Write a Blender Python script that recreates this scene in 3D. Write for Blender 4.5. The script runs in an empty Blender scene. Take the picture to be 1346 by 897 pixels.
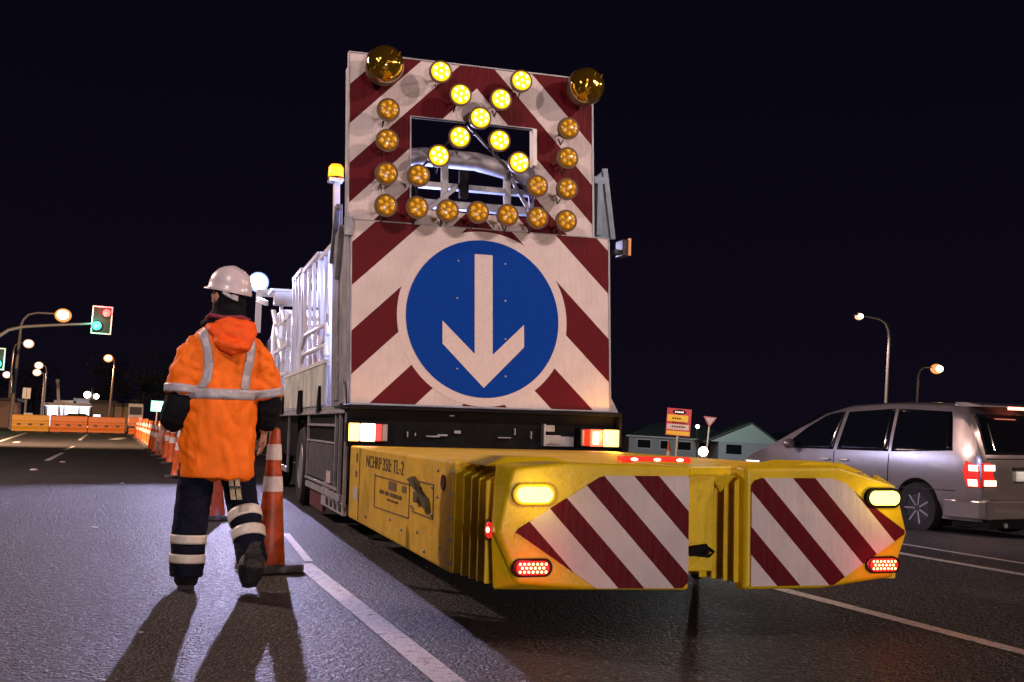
import bpy, bmesh, math, random
from mathutils import Vector, Matrix, noise
from mathutils.bvhtree import BVHTree
random.seed(7)
sc = bpy.context.scene
PI = math.pi
# ------------------------------------------------------------------ camera, sky, light, exposure
F, W, Hh = 1500., 1346., 897.
CAMH = .98
YAW, PITCH, ROLL, TYAW = math.radians(18.4), math.radians(4.44), math.radians(1.52), math.radians(2.1)
cd = bpy.data.cameras.new('camera'); cam = bpy.data.objects.new('camera', cd); sc.collection.objects.link(cam)
cd.sensor_width = 36; cd.lens = F/W*36; cd.clip_end = 5000; cd.clip_start = .05
RC = Matrix.Rotation(-YAW, 3, 'Z') @ Matrix.Rotation(PI/2+PITCH, 3, 'X') @ Matrix.Rotation(ROLL, 3, 'Z')
cam.matrix_world = Matrix.Translation((0, 0, CAMH)) @ RC.to_4x4()
sc.camera = cam
sc.render.resolution_x, sc.render.resolution_y = 1024, 682
sc.view_settings.view_transform = 'Standard'; sc.view_settings.look = 'None'
sc.view_settings.exposure = 0; sc.view_settings.gamma = 1
sc.render.engine = 'CYCLES'
sc.cycles.use_denoising = True
sc.cycles.max_bounces = 5
sc.cycles.sample_clamp_indirect = 4

wd = bpy.data.worlds.new('World'); sc.world = wd; wd.use_nodes = True
nt = wd.node_tree; nt.nodes.clear()
bg = nt.nodes.new('ShaderNodeBackground'); wo = nt.nodes.new('ShaderNodeOutputWorld')
tc = nt.nodes.new('ShaderNodeTexCoord'); sp = nt.nodes.new('ShaderNodeSeparateXYZ'); cr = nt.nodes.new('ShaderNodeValToRGB')
nt.links.new(tc.outputs['Generated'], sp.inputs[0]); nt.links.new(sp.outputs['Z'], cr.inputs[0])
cr.color_ramp.elements[0].position = -.02; cr.color_ramp.elements[0].color = (.0045, .0033, .0080, 1)
cr.color_ramp.elements[1].position = .45; cr.color_ramp.elements[1].color = (.0016, .0011, .0042, 1)
nt.links.new(cr.outputs[0], bg.inputs[0]); bg.inputs[1].default_value = 1.0
nt.links.new(bg.outputs[0], wo.inputs[0])

def at(px, py, D):
    d = RC @ Vector(((px-W/2)/F, -(py-Hh/2)/F, -1.))
    return Vector((0, 0, CAMH)) + d*D
RT = Matrix.Rotation(-TYAW, 3, 'Z')
def tw(u, v, w=0): return RT @ Vector((u, v, w))

def lamp(name, kind, loc, watts, col, size=.1, aim=None, spot=None, parent=None):
    l = bpy.data.lights.new(name, kind); o = bpy.data.objects.new(name, l); sc.collection.objects.link(o)
    o.location = loc; l.energy = watts; l.color = col
    if kind == 'AREA': l.size = size
    else: l.shadow_soft_size = size
    if aim is not None: o.rotation_euler = (Vector(aim)-Vector(loc)).to_track_quat('-Z', 'Y').to_euler()
    if kind == 'SPOT': l.spot_size = math.radians(spot or 60); l.spot_blend = .5
    return o
SODIUM = (1, .47, .2); COOL = (.70, .70, 1.0); NIGHTW = (1, .70, .60)
# unseen lights added beside and behind the camera, no lamps modelled for them
lamp('board_fill_right', 'SPOT', (8.8, 1.2, 6.8), 1700, NIGHTW, .12, aim=(2.8, 9, 2.3), spot=52)  # added spot aimed at the truck board, side assumed from its lamp shadows
lamp('board_fill_left', 'SPOT', (-3.2, 1.6, 6.6), 1250, (1, .76, .72), .12, aim=(2.0, 9, 2.6), spot=50)  # second added board spot, from the left, also lighting the worker
lamp('rear_fill_light', 'POINT', (3.0, -9.0, 8.5), 110, NIGHTW, .18)  # assumed overhead source out of view, weak warm fill
# frontal spots added behind the camera to brighten the boards; no vehicle there
lamp('front_fill_left', 'SPOT', (1.2, -16, 1.9), 2900, (1, .79, .77), .12, aim=(2.2, 9, 2.05), spot=27)
lamp('front_fill_right', 'SPOT', (2.9, -16, 1.9), 2900, (1, .79, .77), .12, aim=(3.2, 9, 2.05), spot=27)
lamp('left_fill_light', 'SPOT', (-8.5, 19, 8.8), 6500, (1, .68, .60), .2, aim=(-5, 19, 0), spot=158)  # added warm fill for the left road and truck side, no lamp of its own
# work floodlight on the truck's front rack
FLOOD = tw(1.33, 20.86, 3.50)
lamp('work_floodlight_beam', 'SPOT', FLOOD, 4200, (.66, .60, 1.0), .07, aim=(-.7, 4, 0), spot=98)

# ------------------------------------------------------------------ materials
def mat(name, col, rough=.6, metal=0, emit=None, es=1, var=0, vscale=8, bump=0, bscale=60, spec=.5, coat=0, dirt=None, dscale=3, dlo=.5, dhi=.75):
    m = bpy.data.materials.new(name); m.use_nodes = True
    n = m.node_tree; b = n.nodes['Principled BSDF']
    b.inputs['Base Color'].default_value = (*col, 1); b.inputs['Roughness'].default_value = rough
    b.inputs['Metallic'].default_value = metal; b.inputs['Specular IOR Level'].default_value = spec
    b.inputs['Coat Weight'].default_value = coat
    t = n.nodes.new('ShaderNodeTexCoord')
    if emit is not None:
        b.inputs['Emission Color'].default_value = (*emit, 1); b.inputs['Emission Strength'].default_value = es
    if var or dirt:
        nz = n.nodes.new('ShaderNodeTexNoise'); nz.inputs['Scale'].default_value = vscale; nz.inputs['Detail'].default_value = 6
        n.links.new(t.outputs['Object'], nz.inputs['Vector'])
        hs = n.nodes.new('ShaderNodeMapRange'); hs.inputs[1].default_value = .3; hs.inputs[2].default_value = .7
        hs.inputs[3].default_value = 1-var; hs.inputs[4].default_value = 1+var
        n.links.new(nz.outputs['Fac'], hs.inputs[0])
        mx = n.nodes.new('ShaderNodeVectorMath'); mx.operation = 'SCALE'; mx.inputs[0].default_value = col
        n.links.new(hs.outputs[0], mx.inputs['Scale'])
        out = mx.outputs[0]
        if dirt:
            n2 = n.nodes.new('ShaderNodeTexNoise'); n2.inputs['Scale'].default_value = dscale; n2.inputs['Detail'].default_value = 9
            n2.inputs['Roughness'].default_value = .68; n.links.new(t.outputs['Object'], n2.inputs['Vector'])
            r2 = n.nodes.new('ShaderNodeMapRange'); r2.inputs[1].default_value = dlo; r2.inputs[2].default_value = dhi
            n.links.new(n2.outputs['Fac'], r2.inputs[0])
            mm = n.nodes.new('ShaderNodeMix'); mm.data_type = 'RGBA'; n.links.new(r2.outputs[0], mm.inputs[0])
            n.links.new(out, mm.inputs[6]); mm.inputs[7].default_value = (*dirt, 1); out = mm.outputs[2]
        n.links.new(out, b.inputs['Base Color'])
    if bump:
        nb = n.nodes.new('ShaderNodeTexNoise'); nb.inputs['Scale'].default_value = bscale; nb.inputs['Detail'].default_value = 4
        n.links.new(t.outputs['Object'], nb.inputs['Vector'])
        bp = n.nodes.new('ShaderNodeBump'); bp.inputs['Strength'].default_value = bump; bp.inputs['Distance'].default_value = .02
        n.links.new(nb.outputs['Fac'], bp.inputs['Height']); n.links.new(bp.outputs[0], b.inputs['Normal'])
    return m
RED_S = (.115, .006, .012); WHITE_S = (.70, .615, .61)
def stripes(name, k, c, period, duty, uc=None, axis_off=(0, 0)):
    """retroreflective red and white stripes: fract((z + k*(x or |x-uc|) - c)/period) < duty is red"""
    m = mat(name, WHITE_S, .5, spec=.12); n = m.node_tree; L = n.links; b = n.nodes['Principled BSDF']
    t = n.nodes.new('ShaderNodeTexCoord'); s = n.nodes.new('ShaderNodeSeparateXYZ'); L.new(t.outputs['Object'], s.inputs[0])
    def ma(op, a, bb):
        q = n.nodes.new('ShaderNodeMath'); q.operation = op
        for i, x in enumerate((a, bb)):
            if x is None: continue
            if isinstance(x, (int, float)): q.inputs[i].default_value = x
            else: L.new(x, q.inputs[i])
        return q.outputs[0]
    x = s.outputs['X']
    if uc is not None: x = ma('ABSOLUTE', ma('SUBTRACT', x, uc), None)
    f = ma('FRACT', ma('DIVIDE', ma('SUBTRACT', ma('ADD', s.outputs['Z'], ma('MULTIPLY', x, k)), c), period), None)
    red = ma('LESS_THAN', f, duty)
    mpw = n.nodes.new('ShaderNodeMapping'); mpw.inputs['Scale'].default_value = (9, 1, 2); L.new(t.outputs['Object'], mpw.inputs[0])
    nw = n.nodes.new('ShaderNodeTexNoise'); nw.inputs['Scale'].default_value = 3; L.new(mpw.outputs[0], nw.inputs['Vector'])
    bw = n.nodes.new('ShaderNodeBump'); bw.inputs['Strength'].default_value = .35; bw.inputs['Distance'].default_value = .02
    L.new(nw.outputs['Fac'], bw.inputs['Height']); L.new(bw.outputs[0], b.inputs['Normal'])
    nz = n.nodes.new('ShaderNodeTexNoise'); nz.inputs['Scale'].default_value = 5; nz.inputs['Detail'].default_value = 8
    L.new(t.outputs['Object'], nz.inputs['Vector'])
    nf = n.nodes.new('ShaderNodeTexNoise'); nf.inputs['Scale'].default_value = 160; L.new(t.outputs['Object'], nf.inputs['Vector'])
    g = ma('ADD', ma('MULTIPLY', nz.outputs['Fac'], .45), ma('MULTIPLY', nf.outputs['Fac'], .3)); g = ma('ADD', g, .62)
    mx = n.nodes.new('ShaderNodeMix'); mx.data_type = 'RGBA'; L.new(red, mx.inputs[0])
    mx.inputs[6].default_value = (*WHITE_S, 1); mx.inputs[7].default_value = (*RED_S, 1)
    sc_ = n.nodes.new('ShaderNodeVectorMath'); sc_.operation = 'SCALE'; L.new(mx.outputs[2], sc_.inputs[0]); L.new(g, sc_.inputs['Scale'])
    L.new(sc_.outputs[0], b.inputs['Base Color'])
    return m
M = {}
M['alu'] = mat('brushed aluminium', (.36, .36, .385), .48, .35, var=.3, vscale=6, bump=.1, bscale=90)
M['steel'] = mat('galvanised steel', (.30, .31, .34), .5, .6, var=.3, vscale=9)
M['silverpanel'] = mat('silver dropside', (.74, .76, .70), .38, .2, var=.35, vscale=3, bump=.5, bscale=4)
M['black'] = mat('black paint', (.006, .006, .008), .6, var=.4, spec=.1)
M['dark'] = mat('dark grey metal', (.022, .022, .028), .5, .1, var=.4, vscale=10, bump=.2)
M['rubber'] = mat('tyre rubber', (.016, .016, .018), .8, bump=.3)
M['white'] = mat('white paint', (.7, .7, .72), .45, var=.06)
M['whitebar'] = mat('white powder coat', (.78, .79, .82), .4)
M['yellow'] = mat('yellow moulded plastic', (.80, .57, .005), .42, var=.10, vscale=5, bump=.18, bscale=30, dirt=(.30, .19, .03), dscale=5, dlo=.56, dhi=.85)
M['yellowbox'] = mat('dusty yellow paint', (.70, .45, .02), .5, var=.14, vscale=4, bump=.3, bscale=14, dirt=(.38, .23, .02), dscale=7, dlo=.5, dhi=.8)
M['yelline'] = mat('yellow panel groove', (.16, .10, .03), .7)
M['blue'] = mat('blue reflective sheet', (.002, .05, .36), .55, spec=.06, var=.08, vscale=90)
M['signwhite'] = mat('white reflective sheet', WHITE_S, .5, spec=.12, var=.08, vscale=60)
M['redglass'] = mat('dull red lens', (.05, .004, .006), .2)
M['ledred'] = mat('lit red lens', (.5, .01, .008), .3, emit=(1, .03, .015), es=.7)
M['ledreddot'] = mat('lit red diode', (1, .3, .2), .3, emit=(1, .32, .12), es=9)
M['redglow'] = mat('lit tail lamp', (.6, .03, .02), .3, emit=(1, .12, .06), es=3.2)
M['redwhite'] = mat('lit brake lamp centre', (.9, .4, .3), .3, emit=(1, .60, .42), es=6)
M['amberglow'] = mat('lit amber lens', (1, .6, .1), .3, emit=(1, .58, .10), es=5.5)
M['yellowglow'] = mat('lit yellow lens', (1, .8, .1), .3, emit=(1, .86, .16), es=3.6)
M['lampoff'] = mat('amber lens unlit', (.42, .20, .006), .2, spec=.6, var=.3, vscale=28, coat=.5)
M['lampdimple'] = mat('amber lens dimple', (.95, .52, .015), .14, spec=.8, var=.3, vscale=60, coat=.8)
M['lampon'] = mat('amber lens lit', (.8, .55, .02), .2, emit=(1, .62, .0), es=1.15)
M['diode'] = mat('lit yellow diode', (1, .9, .3), .3, emit=(1, .83, .22), es=5)
M['housing'] = mat('lamp housing', (.10, .05, .015), .5)
M['golddome'] = mat('gold strobe dome', (.50, .28, .02), .07, .9, coat=1, bump=.8, bscale=9)
M['greyplastic'] = mat('smoked lens', (.25, .2, .2), .3)
M['cool'] = mat('floodlight lens', (1, 1, 1), .3, emit=(.75, .85, 1), es=60)
M['warmlens'] = mat('sodium lens', (1, .8, .5), .3, emit=(1, .58, .26), es=14)
M['paleLens'] = mat('pale street lamp lens', (1, .8, .6), .3, emit=(1, .76, .6), es=12)
M['warmhalo'] = mat('sodium bowl glass', (1, .6, .3), .3, emit=(1, .36, .10), es=1.1)  # orange halo round a lamp, put into a glowing shell
M['palehalo'] = mat('pale bowl glass', (1, .7, .5), .3, emit=(1, .52, .30), es=1.1)  # paler halo colour for the same glowing shell
M['coolhalo'] = mat('floodlight bowl glass', (.5, .6, 1), .3, emit=(.22, .38, 1), es=1.6)  # blue halo colour for the truck floodlight's shell
M['pole'] = mat('galvanised lamp pole', (.34, .31, .31), .6, .3, var=.1)
M['rubberorange'] = mat('orange cone plastic', (.62, .10, .012), .5, var=.2, vscale=7, dirt=(.18, .05, .02), dscale=8, dlo=.5, dhi=.8)
M['conewhite'] = mat('white cone collar', (.66, .60, .58), .42, var=.12, vscale=20, dirt=(.25, .18, .16), dscale=14, dlo=.55, dhi=.8)
M['conebase'] = mat('worn rubber cone base', (.05, .045, .05), .75, var=.4, bump=.3, dirt=(.25, .23, .25), dscale=10, dlo=.5, dhi=.7)
M['sticker'] = mat('white paper sticker', (.55, .48, .42), .6, var=.2, vscale=40)
M['ink'] = mat('black lettering', (.02, .017, .012), .6)
M['inkfade'] = mat('faded lettering', (.13, .085, .03), .7)

# ------------------------------------------------------------------ mesh helpers
BASE = {}
def frame_of(d):
    d = d.normalized(); a = Vector((0, 0, 1)) if abs(d.z) < .9 else Vector((1, 0, 0))
    x = d.cross(a).normalized(); return x, d.cross(x).normalized()
class MB:
    def __init__(s): s.v = []; s.f = []; s.m = []; s.cur = 0
    def add(s, vs, fs):
        o = len(s.v); s.v += [Vector(p) for p in vs]; s.f += [tuple(i+o for i in f) for f in fs]; s.m += [s.cur]*len(fs); return s
    def mi(s, i): s.cur = i; return s
    def hexa(s, p): return s.add(p, [(0, 3, 2, 1), (4, 5, 6, 7), (0, 1, 5, 4), (1, 2, 6, 5), (2, 3, 7, 6), (3, 0, 4, 7)])
    def box(s, x0, x1, y0, y1, z0, z1):
        return s.hexa([(x0, y0, z0), (x1, y0, z0), (x1, y1, z0), (x0, y1, z0), (x0, y0, z1), (x1, y0, z1), (x1, y1, z1), (x0, y1, z1)])
    def beam(s, a, b, w=.04, h=None, side=None):
        a, b = Vector(a), Vector(b); h = h or w; d = (b-a).normalized()
        x = Vector(side).normalized() if side else frame_of(d)[0]; y = d.cross(x).normalized()
        c = [(-w/2, -h/2), (w/2, -h/2), (w/2, h/2), (-w/2, h/2)]
        return s.hexa([a+x*i+y*j for i, j in c]+[b+x*i+y*j for i, j in c])
    def tube(s, pts, r, n=12, sq=None, cap=True):
        pts = [Vector(p) for p in pts]; k = len(pts)
        if not isinstance(r, (list, tuple)): r = [r]*k
        vs = []; px = None
        for i, p in enumerate(pts):
            d = (pts[min(i+1, k-1)]-pts[max(i-1, 0)]).normalized()
            if px is None: x, _ = frame_of(d)
            else:
                x = px-d*px.dot(d); x = x.normalized()
            px = x; y = d.cross(x)
            rr = r[i] if isinstance(r[i], (tuple, list)) else (r[i], r[i])
            for j in range(n):
                a = 2*PI*j/n; vs.append(p+x*math.cos(a)*rr[0]+y*math.sin(a)*rr[1])
        fs = [(i*n+j, i*n+(j+1) % n, (i+1)*n+(j+1) % n, (i+1)*n+j) for i in range(k-1) for j in range(n)]
        if cap: fs += [tuple(range(n))[::-1], tuple(range((k-1)*n, k*n))]
        return s.add(vs, fs)
    def rings(s, rings, cap=True, closed=True):
        n = len(rings[0]); vs = [p for r in rings for p in r]; k = len(rings); m = n if closed else n-1
        fs = [(i*n+j, i*n+(j+1) % n, (i+1)*n+(j+1) % n, (i+1)*n+j) for i in range(k-1) for j in range(m)]
        if cap: fs += [tuple(range(n))[::-1], tuple(range((k-1)*n, k*n))]
        return s.add(vs, fs)
    def ell(s, c, r, nu=20, nv=12, rot=None):
        c = Vector(c); r = (r, r, r) if isinstance(r, (int, float)) else r; vs = []
        R3 = rot or Matrix.Identity(3)
        for i in range(1, nv):
            t = PI*i/nv
            for j in range(nu):
                a = 2*PI*j/nu; vs.append(c+R3 @ Vector((r[0]*math.sin(t)*math.cos(a), r[1]*math.sin(t)*math.sin(a), r[2]*math.cos(t))))
        fs = [(i*nu+j, (i+1)*nu+j, (i+1)*nu+(j+1) % nu, i*nu+(j+1) % nu) for i in range(nv-2) for j in range(nu)]
        vs += [c+R3 @ Vector((0, 0, r[2])), c+R3 @ Vector((0, 0, -r[2]))]; t = len(vs)-2
        fs += [(t, j, (j+1) % nu) for j in range(nu)]+[(t+1, (nv-2)*nu+(j+1) % nu, (nv-2)*nu+j) for j in range(nu)]
        return s.add(vs, fs)
    def lathe(s, prof, c, ax='z', n=28, loop=False):
        """prof: (radius, along) from one end to the other"""
        c = Vector(c); vs = []
        for r, h in prof:
            for j in range(n):
                a = 2*PI*j/n; x, y = r*math.cos(a), r*math.sin(a)
                vs.append(c+(Vector((x, y, h)) if ax == 'z' else Vector((x, -h, y)) if ax == '-y' else Vector((h, x, y))))
        k = len(prof)
        fs = [(i*n+j, i*n+(j+1) % n, (i+1)*n+(j+1) % n, (i+1)*n+j) for i in range(k-1) for j in range(n)]
        if loop: fs += [((k-1)*n+j, (k-1)*n+(j+1) % n, (j+1) % n, j) for j in range(n)]
        else: fs += [tuple(range(n))[::-1], tuple(range((k-1)*n, k*n))]
        return s.add(vs, fs)
    def prism(s, pts, d):
        pts = [Vector(p) for p in pts]; n = len(pts); d = Vector(d)
        return s.add(pts+[p+d for p in pts], [tuple(range(n))[::-1], tuple(range(n, 2*n))]+[(i, (i+1) % n, n+(i+1) % n, n+i) for i in range(n)])
    def each(s, name, mats, parent=None, **k):
        """every loose piece becomes a part of its own"""
        par = list(range(len(s.v)))
        def find(a):
            while par[a] != a: par[a] = par[par[a]]; a = par[a]
            return a
        for f in s.f:
            r = find(f[0])
            for i in f[1:]: par[find(i)] = r
        groups = {}
        for f, m in zip(s.f, s.m): groups.setdefault(find(f[0]), []).append((f, m))
        out = []
        for g in groups.values():
            idx = {}; q = MB()
            for f, m in g:
                for i in f:
                    if i not in idx: idx[i] = len(q.v); q.v.append(s.v[i])
                q.f.append(tuple(idx[i] for i in f)); q.m.append(m)
            out.append(q.build(name, mats, parent, **k))
        return out
    def build(s, name, mats, parent=None, smooth=None, bevel=0, seg=2):
        me = bpy.data.meshes.new(name); off = Vector((0, 0, 0))
        if parent is not None: off = BASE.get(parent.name, off)
        me.from_pydata([p-off for p in s.v], [], s.f)
        if not isinstance(mats, (list, tuple)): mats = [mats]
        for m in mats: me.materials.append(m)
        me.polygons.foreach_set('material_index', s.m)
        bm = bmesh.new(); bm.from_mesh(me); bmesh.ops.recalc_face_normals(bm, faces=bm.faces); bm.to_mesh(me); bm.free()
        if smooth is not None: me.shade_smooth(); me.set_sharp_from_angle(angle=math.radians(smooth))
        o = bpy.data.objects.new(name, me); sc.collection.objects.link(o)
        if parent is not None: o.parent = parent; BASE[o.name] = off
        if bevel:
            b = o.modifiers.new('bevel', 'BEVEL'); b.width = bevel; b.segments = seg; b.limit_method = 'ANGLE'; b.angle_limit = math.radians(40)
            b.harden_normals = False
        return o
def tag(o, label=None, cat=None, group=None, kind=None):
    if label: o['label'] = label
    if cat: o['category'] = cat
    if group: o['group'] = group
    if kind: o['kind'] = kind
    return o
def empty(name, loc=(0, 0, 0), rot=(0, 0, 0), base=None, **k):
    o = bpy.data.objects.new(name, None); o.empty_display_size = .3; sc.collection.objects.link(o)
    o.location = loc; o.rotation_euler = rot
    if base is not None: BASE[o.name] = Vector(base)
    return tag(o, **k)
def evalmesh(o):
    dg = bpy.context.evaluated_depsgraph_get(); dg.update()
    return bpy.data.meshes.new_from_object(o.evaluated_get(dg), depsgraph=dg)
def remesh(o, vox, smooth=2, fac=.5, disp=None, adapt=0):
    r = o.modifiers.new('r', 'REMESH'); r.mode = 'VOXEL'; r.voxel_size = vox; r.use_smooth_shade = True
    if smooth:
        q = o.modifiers.new('s', 'SMOOTH'); q.iterations = smooth; q.factor = fac
    me = evalmesh(o); o.modifiers.clear(); mats = list(o.data.materials); old = o.data; o.data = me; bpy.data.meshes.remove(old)
    if not len(me.materials):
        for m in mats: me.materials.append(m)
    if disp:
        ds = [v.normal*disp(v.co) for v in me.vertices]
        for v, d in zip(me.vertices, ds): v.co = v.co+d
        q = o.modifiers.new('s', 'SMOOTH'); q.iterations = 2; q.factor = .5; me2 = evalmesh(o); o.modifiers.clear(); o.data = me2; me = me2
    me.shade_smooth(); return o
def copytree(o, parent=None, label=None):
    c = o.copy(); sc.collection.objects.link(c); c.parent = parent
    if o.name in BASE: BASE[c.name] = BASE[o.name]
    if label: c['label'] = label
    for ch in list(o.children):
        if ch.type != 'LIGHT': copytree(ch, c)
    return c
def text(name, s, m, parent, loc, size, rot, xs=1, depth=.002, bold=0, base=None):
    cu = bpy.data.curves.new(name, 'FONT'); cu.body = s; cu.size = size; cu.extrude = depth; cu.offset = bold; cu.align_x = 'LEFT'
    t = bpy.data.objects.new(name, cu); sc.collection.objects.link(t); me = evalmesh(t); bpy.data.objects.remove(t)
    R_ = rot
    off = BASE.get(parent.name, Vector((0, 0, 0)))
    for v in me.vertices: v.co = R_ @ Vector((v.co.x*xs, v.co.y, v.co.z))+Vector(loc)-off
    me.materials.clear(); me.materials.append(m)
    o = bpy.data.objects.new(name, me); sc.collection.objects.link(o); o.parent = parent; return o

# ------------------------------------------------------------------ ground, road, markings
def zg(x, y=0):
    z = 0
    if x > 6.9: z -= (min(x, 13.5)-6.9)*.055
    if x > 13.5: z -= (x-13.5)*.03
    if x < -14: z -= 0
    return z
asph = bpy.data.materials.new('chip seal asphalt'); asph.use_nodes = True
def asphalt():
    n = asph.node_tree; L = n.links; b = n.nodes['Principled BSDF']; t = n.nodes.new('ShaderNodeTexCoord')
    vo = n.nodes.new('ShaderNodeTexVoronoi'); vo.inputs['Scale'].default_value = 75; L.new(t.outputs['Object'], vo.inputs['Vector'])
    vo2 = n.nodes.new('ShaderNodeTexVoronoi'); vo2.inputs['Scale'].default_value = 33; L.new(t.outputs['Object'], vo2.inputs['Vector'])
    n1 = n.nodes.new('ShaderNodeTexNoise'); n1.inputs['Scale'].default_value = .45; n1.inputs['Detail'].default_value = 8; L.new(t.outputs['Object'], n1.inputs['Vector'])
    mp = n.nodes.new('ShaderNodeMapping'); mp.inputs['Scale'].default_value = (1.6, .05, 1); L.new(t.outputs['Object'], mp.inputs[0])
    n2 = n.nodes.new('ShaderNodeTexNoise'); n2.inputs['Scale'].default_value = 1.2; n2.inputs['Detail'].default_value = 5; L.new(mp.outputs[0], n2.inputs['Vector'])
    n3 = n.nodes.new('ShaderNodeTexNoise'); n3.inputs['Scale'].default_value = 22; n3.inputs['Detail'].default_value = 5; L.new(t.outputs['Object'], n3.inputs['Vector'])
    cr = n.nodes.new('ShaderNodeValToRGB'); L.new(vo.outputs['Color'], cr.inputs[0])
    e = cr.color_ramp.elements; e[0].color = (.008, .0075, .009, 1); e[0].position = .25; e[1].color = (.040, .036, .041, 1); e[1].position = .8
    x = e.new(.95); x.color = (.26, .24, .26, 1)
    a = n.nodes.new('ShaderNodeMath'); a.operation = 'ADD'; L.new(n1.outputs['Fac'], a.inputs[0]); L.new(n2.outputs['Fac'], a.inputs[1])
    mr = n.nodes.new('ShaderNodeMapRange'); L.new(a.outputs[0], mr.inputs[0]); mr.inputs[1].default_value = .65; mr.inputs[2].default_value = 1.35
    mr.inputs[3].default_value = .45; mr.inputs[4].default_value = 1.35
    v = n.nodes.new('ShaderNodeVectorMath'); v.operation = 'SCALE'; L.new(cr.outputs[0], v.inputs[0]); L.new(mr.outputs[0], v.inputs['Scale'])
    L.new(v.outputs[0], b.inputs['Base Color'])
    rr = n.nodes.new('ShaderNodeMapRange'); L.new(n3.outputs['Fac'], rr.inputs[0]); rr.inputs[3].default_value = .36; rr.inputs[4].default_value = .82
    L.new(rr.outputs[0], b.inputs['Roughness'])
    h = n.nodes.new('ShaderNodeMath'); h.operation = 'ADD'; L.new(vo.outputs['Distance'], h.inputs[0]); L.new(vo2.outputs['Distance'], h.inputs[1])
    bp = n.nodes.new('ShaderNodeBump'); bp.inputs['Strength'].default_value = 1.0; bp.inputs['Distance'].default_value = .02; bp.invert = True
    L.new(h.outputs[0], bp.inputs['Height']); L.new(bp.outputs[0], b.inputs['Normal'])
asphalt()
M['roadpaint'] = mat('worn white road paint', (.62, .58, .58), .55, var=.14, vscale=30, bump=.5, bscale=120, dirt=(.10, .09, .095), dscale=20, dlo=.53, dhi=.66)
M['grass'] = mat('dark verge', (.03, .04, .018), .9, var=.4, vscale=2, bump=.6)
def strip(name, xs, y0, y1, m, dz=0, ny=2, **k):
    b = MB(); ys = [y0+(y1-y0)*i/(ny-1) for i in range(ny)]
    vs = [(x, y, zg(x)+dz) for y in ys for x in xs]; nx = len(xs)
    b.add(vs, [(j*nx+i, j*nx+i+1, (j+1)*nx+i+1, (j+1)*nx+i) for j in range(ny-1) for i in range(nx-1)])
    return tag(b.build(name, m), kind='structure')
strip('ground', [-1500, -14, 6.9, 13.5, 20, 60, 200, 1500], -200, 3000, M['grass'], -.012)
strip('road', [-13, -7, 0, 4, 6.9, 8, 10, 12, 13.5, 18], -60, 420, asph, 0)
strip('footpath', [18.3, 21], -60, 420, mat('concrete path', (.22, .2, .19), .8, var=.2), .1)
def kerb():
    b = MB()
    for x0, x1 in ((18, 18.3), (-13.3, -13)):
        z = zg(x0)-.005; b.box(x0, x1, -60, 420, z-.2, z+.13)
    tag(b.build('kerb', mat('concrete kerb', (.3, .28, .27), .8, var=.15)), kind='structure')
kerb()
def line(pts_pairs, name='road_marking', dz=.004):
    b = MB()
    for (xa, ya, xb, yb, w) in pts_pairs:
        a, c = Vector((xa, ya)), Vector((xb, yb)); d = (c-a).normalized(); nn = Vector((d.y, -d.x))*w/2
        N = max(1, int((c-a).length/4)); 
        L_ = [a+(c-a)*i/N for i in range(N+1)]
        vs = []
        for p in L_:
            for q in (p-nn, p+nn): vs.append((q.x, q.y, zg(q.x)+dz))
        b.add(vs, [(2*i, 2*i+1, 2*i+3, 2*i+2) for i in range(N)])
    return tag(b.build(name, M['roadpaint']), kind='structure')
line([(1.25, -2, 1.21, 8.15, .125), (1.27, 8.3, 1.38, 10.4, .06), (.78, 12.15, 1.12, 12.15, .16)], 'edge_line')
line([(4.03, -3, 4.03, 60, .105)], 'lane_line')
line([(6.38, 2, 6.38, 75, .1), (7.02, 2, 7.02, 75, .1)], 'centre_line')
line([(-1.72, 27.9, -1.72, 34.5, .12), (-1.80, 37.3, -1.78, 42.5, .11), (-2.05, 54.4, -2.4, 76, .13), (-4.7, 48, -5.9, 76, .16), (-4.0, 46.5, -4.05, 48.5, .2), (-8, 60, -8.6, 79, .2)], 'lane_dash')
line([(-.65, 58, -.30, 64, .5)], 'road_arrow')
b = MB()
for x, y, r in ((-1.62, 22.9, .075), (-1.34, 27.1, .07), (-.25, 11, .03), (-.9, 7.4, .02), (-.55, 5.9, .018), (-.05, 18.5, .03), (.1, 5.6, .014), (-1.25, 14, .022)):
    b.ell((x, y, .006), (r, r*.8, r*.3), 10, 6)
tag(b.build('road_litter', M['conewhite']), kind='stuff', label='small pale scraps and studs lying on the asphalt', cat='litter')

# ------------------------------------------------------------------ crash attenuator (towed cushion)
uc = 2.555
att = empty('crash_attenuator', tw(uc, 7.2), (0, 0, -TYAW), (uc, 7.2, 0), label='yellow crash cushion trailer with red and white chevron panels behind the truck', cat='crash attenuator')
bd = MB(); bd.box(1.41, 3.70, 5.86, 9.52, .222, .812); body = bd.build('box_body', M['yellowbox'], att, bevel=.018, seg=3)
b = MB()
b.box(1.4055, 1.409, 8.98, 8.995, .24, .80)
for (v0, w0), (v1, w1) in (((8.25, .625), (6.98, .625)), ((6.98, .625), (6.98, .42)), ((6.98, .42), (8.25, .40)), ((8.25, .40), (8.25, .625)), ((6.30, .66), (6.30, .47)), ((6.30, .47), (6.9, .47)), ((6.72, .66), (6.30, .66))):
    b.beam((1.4075, v0, w0), (1.4075, v1, w1), .007, .006, side=(0, 0, 1) if abs(v0-v1) > .1 else (0, 1, 0))
b.each('access_panel_seam', M['yelline'], body)
b = MB()
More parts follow.
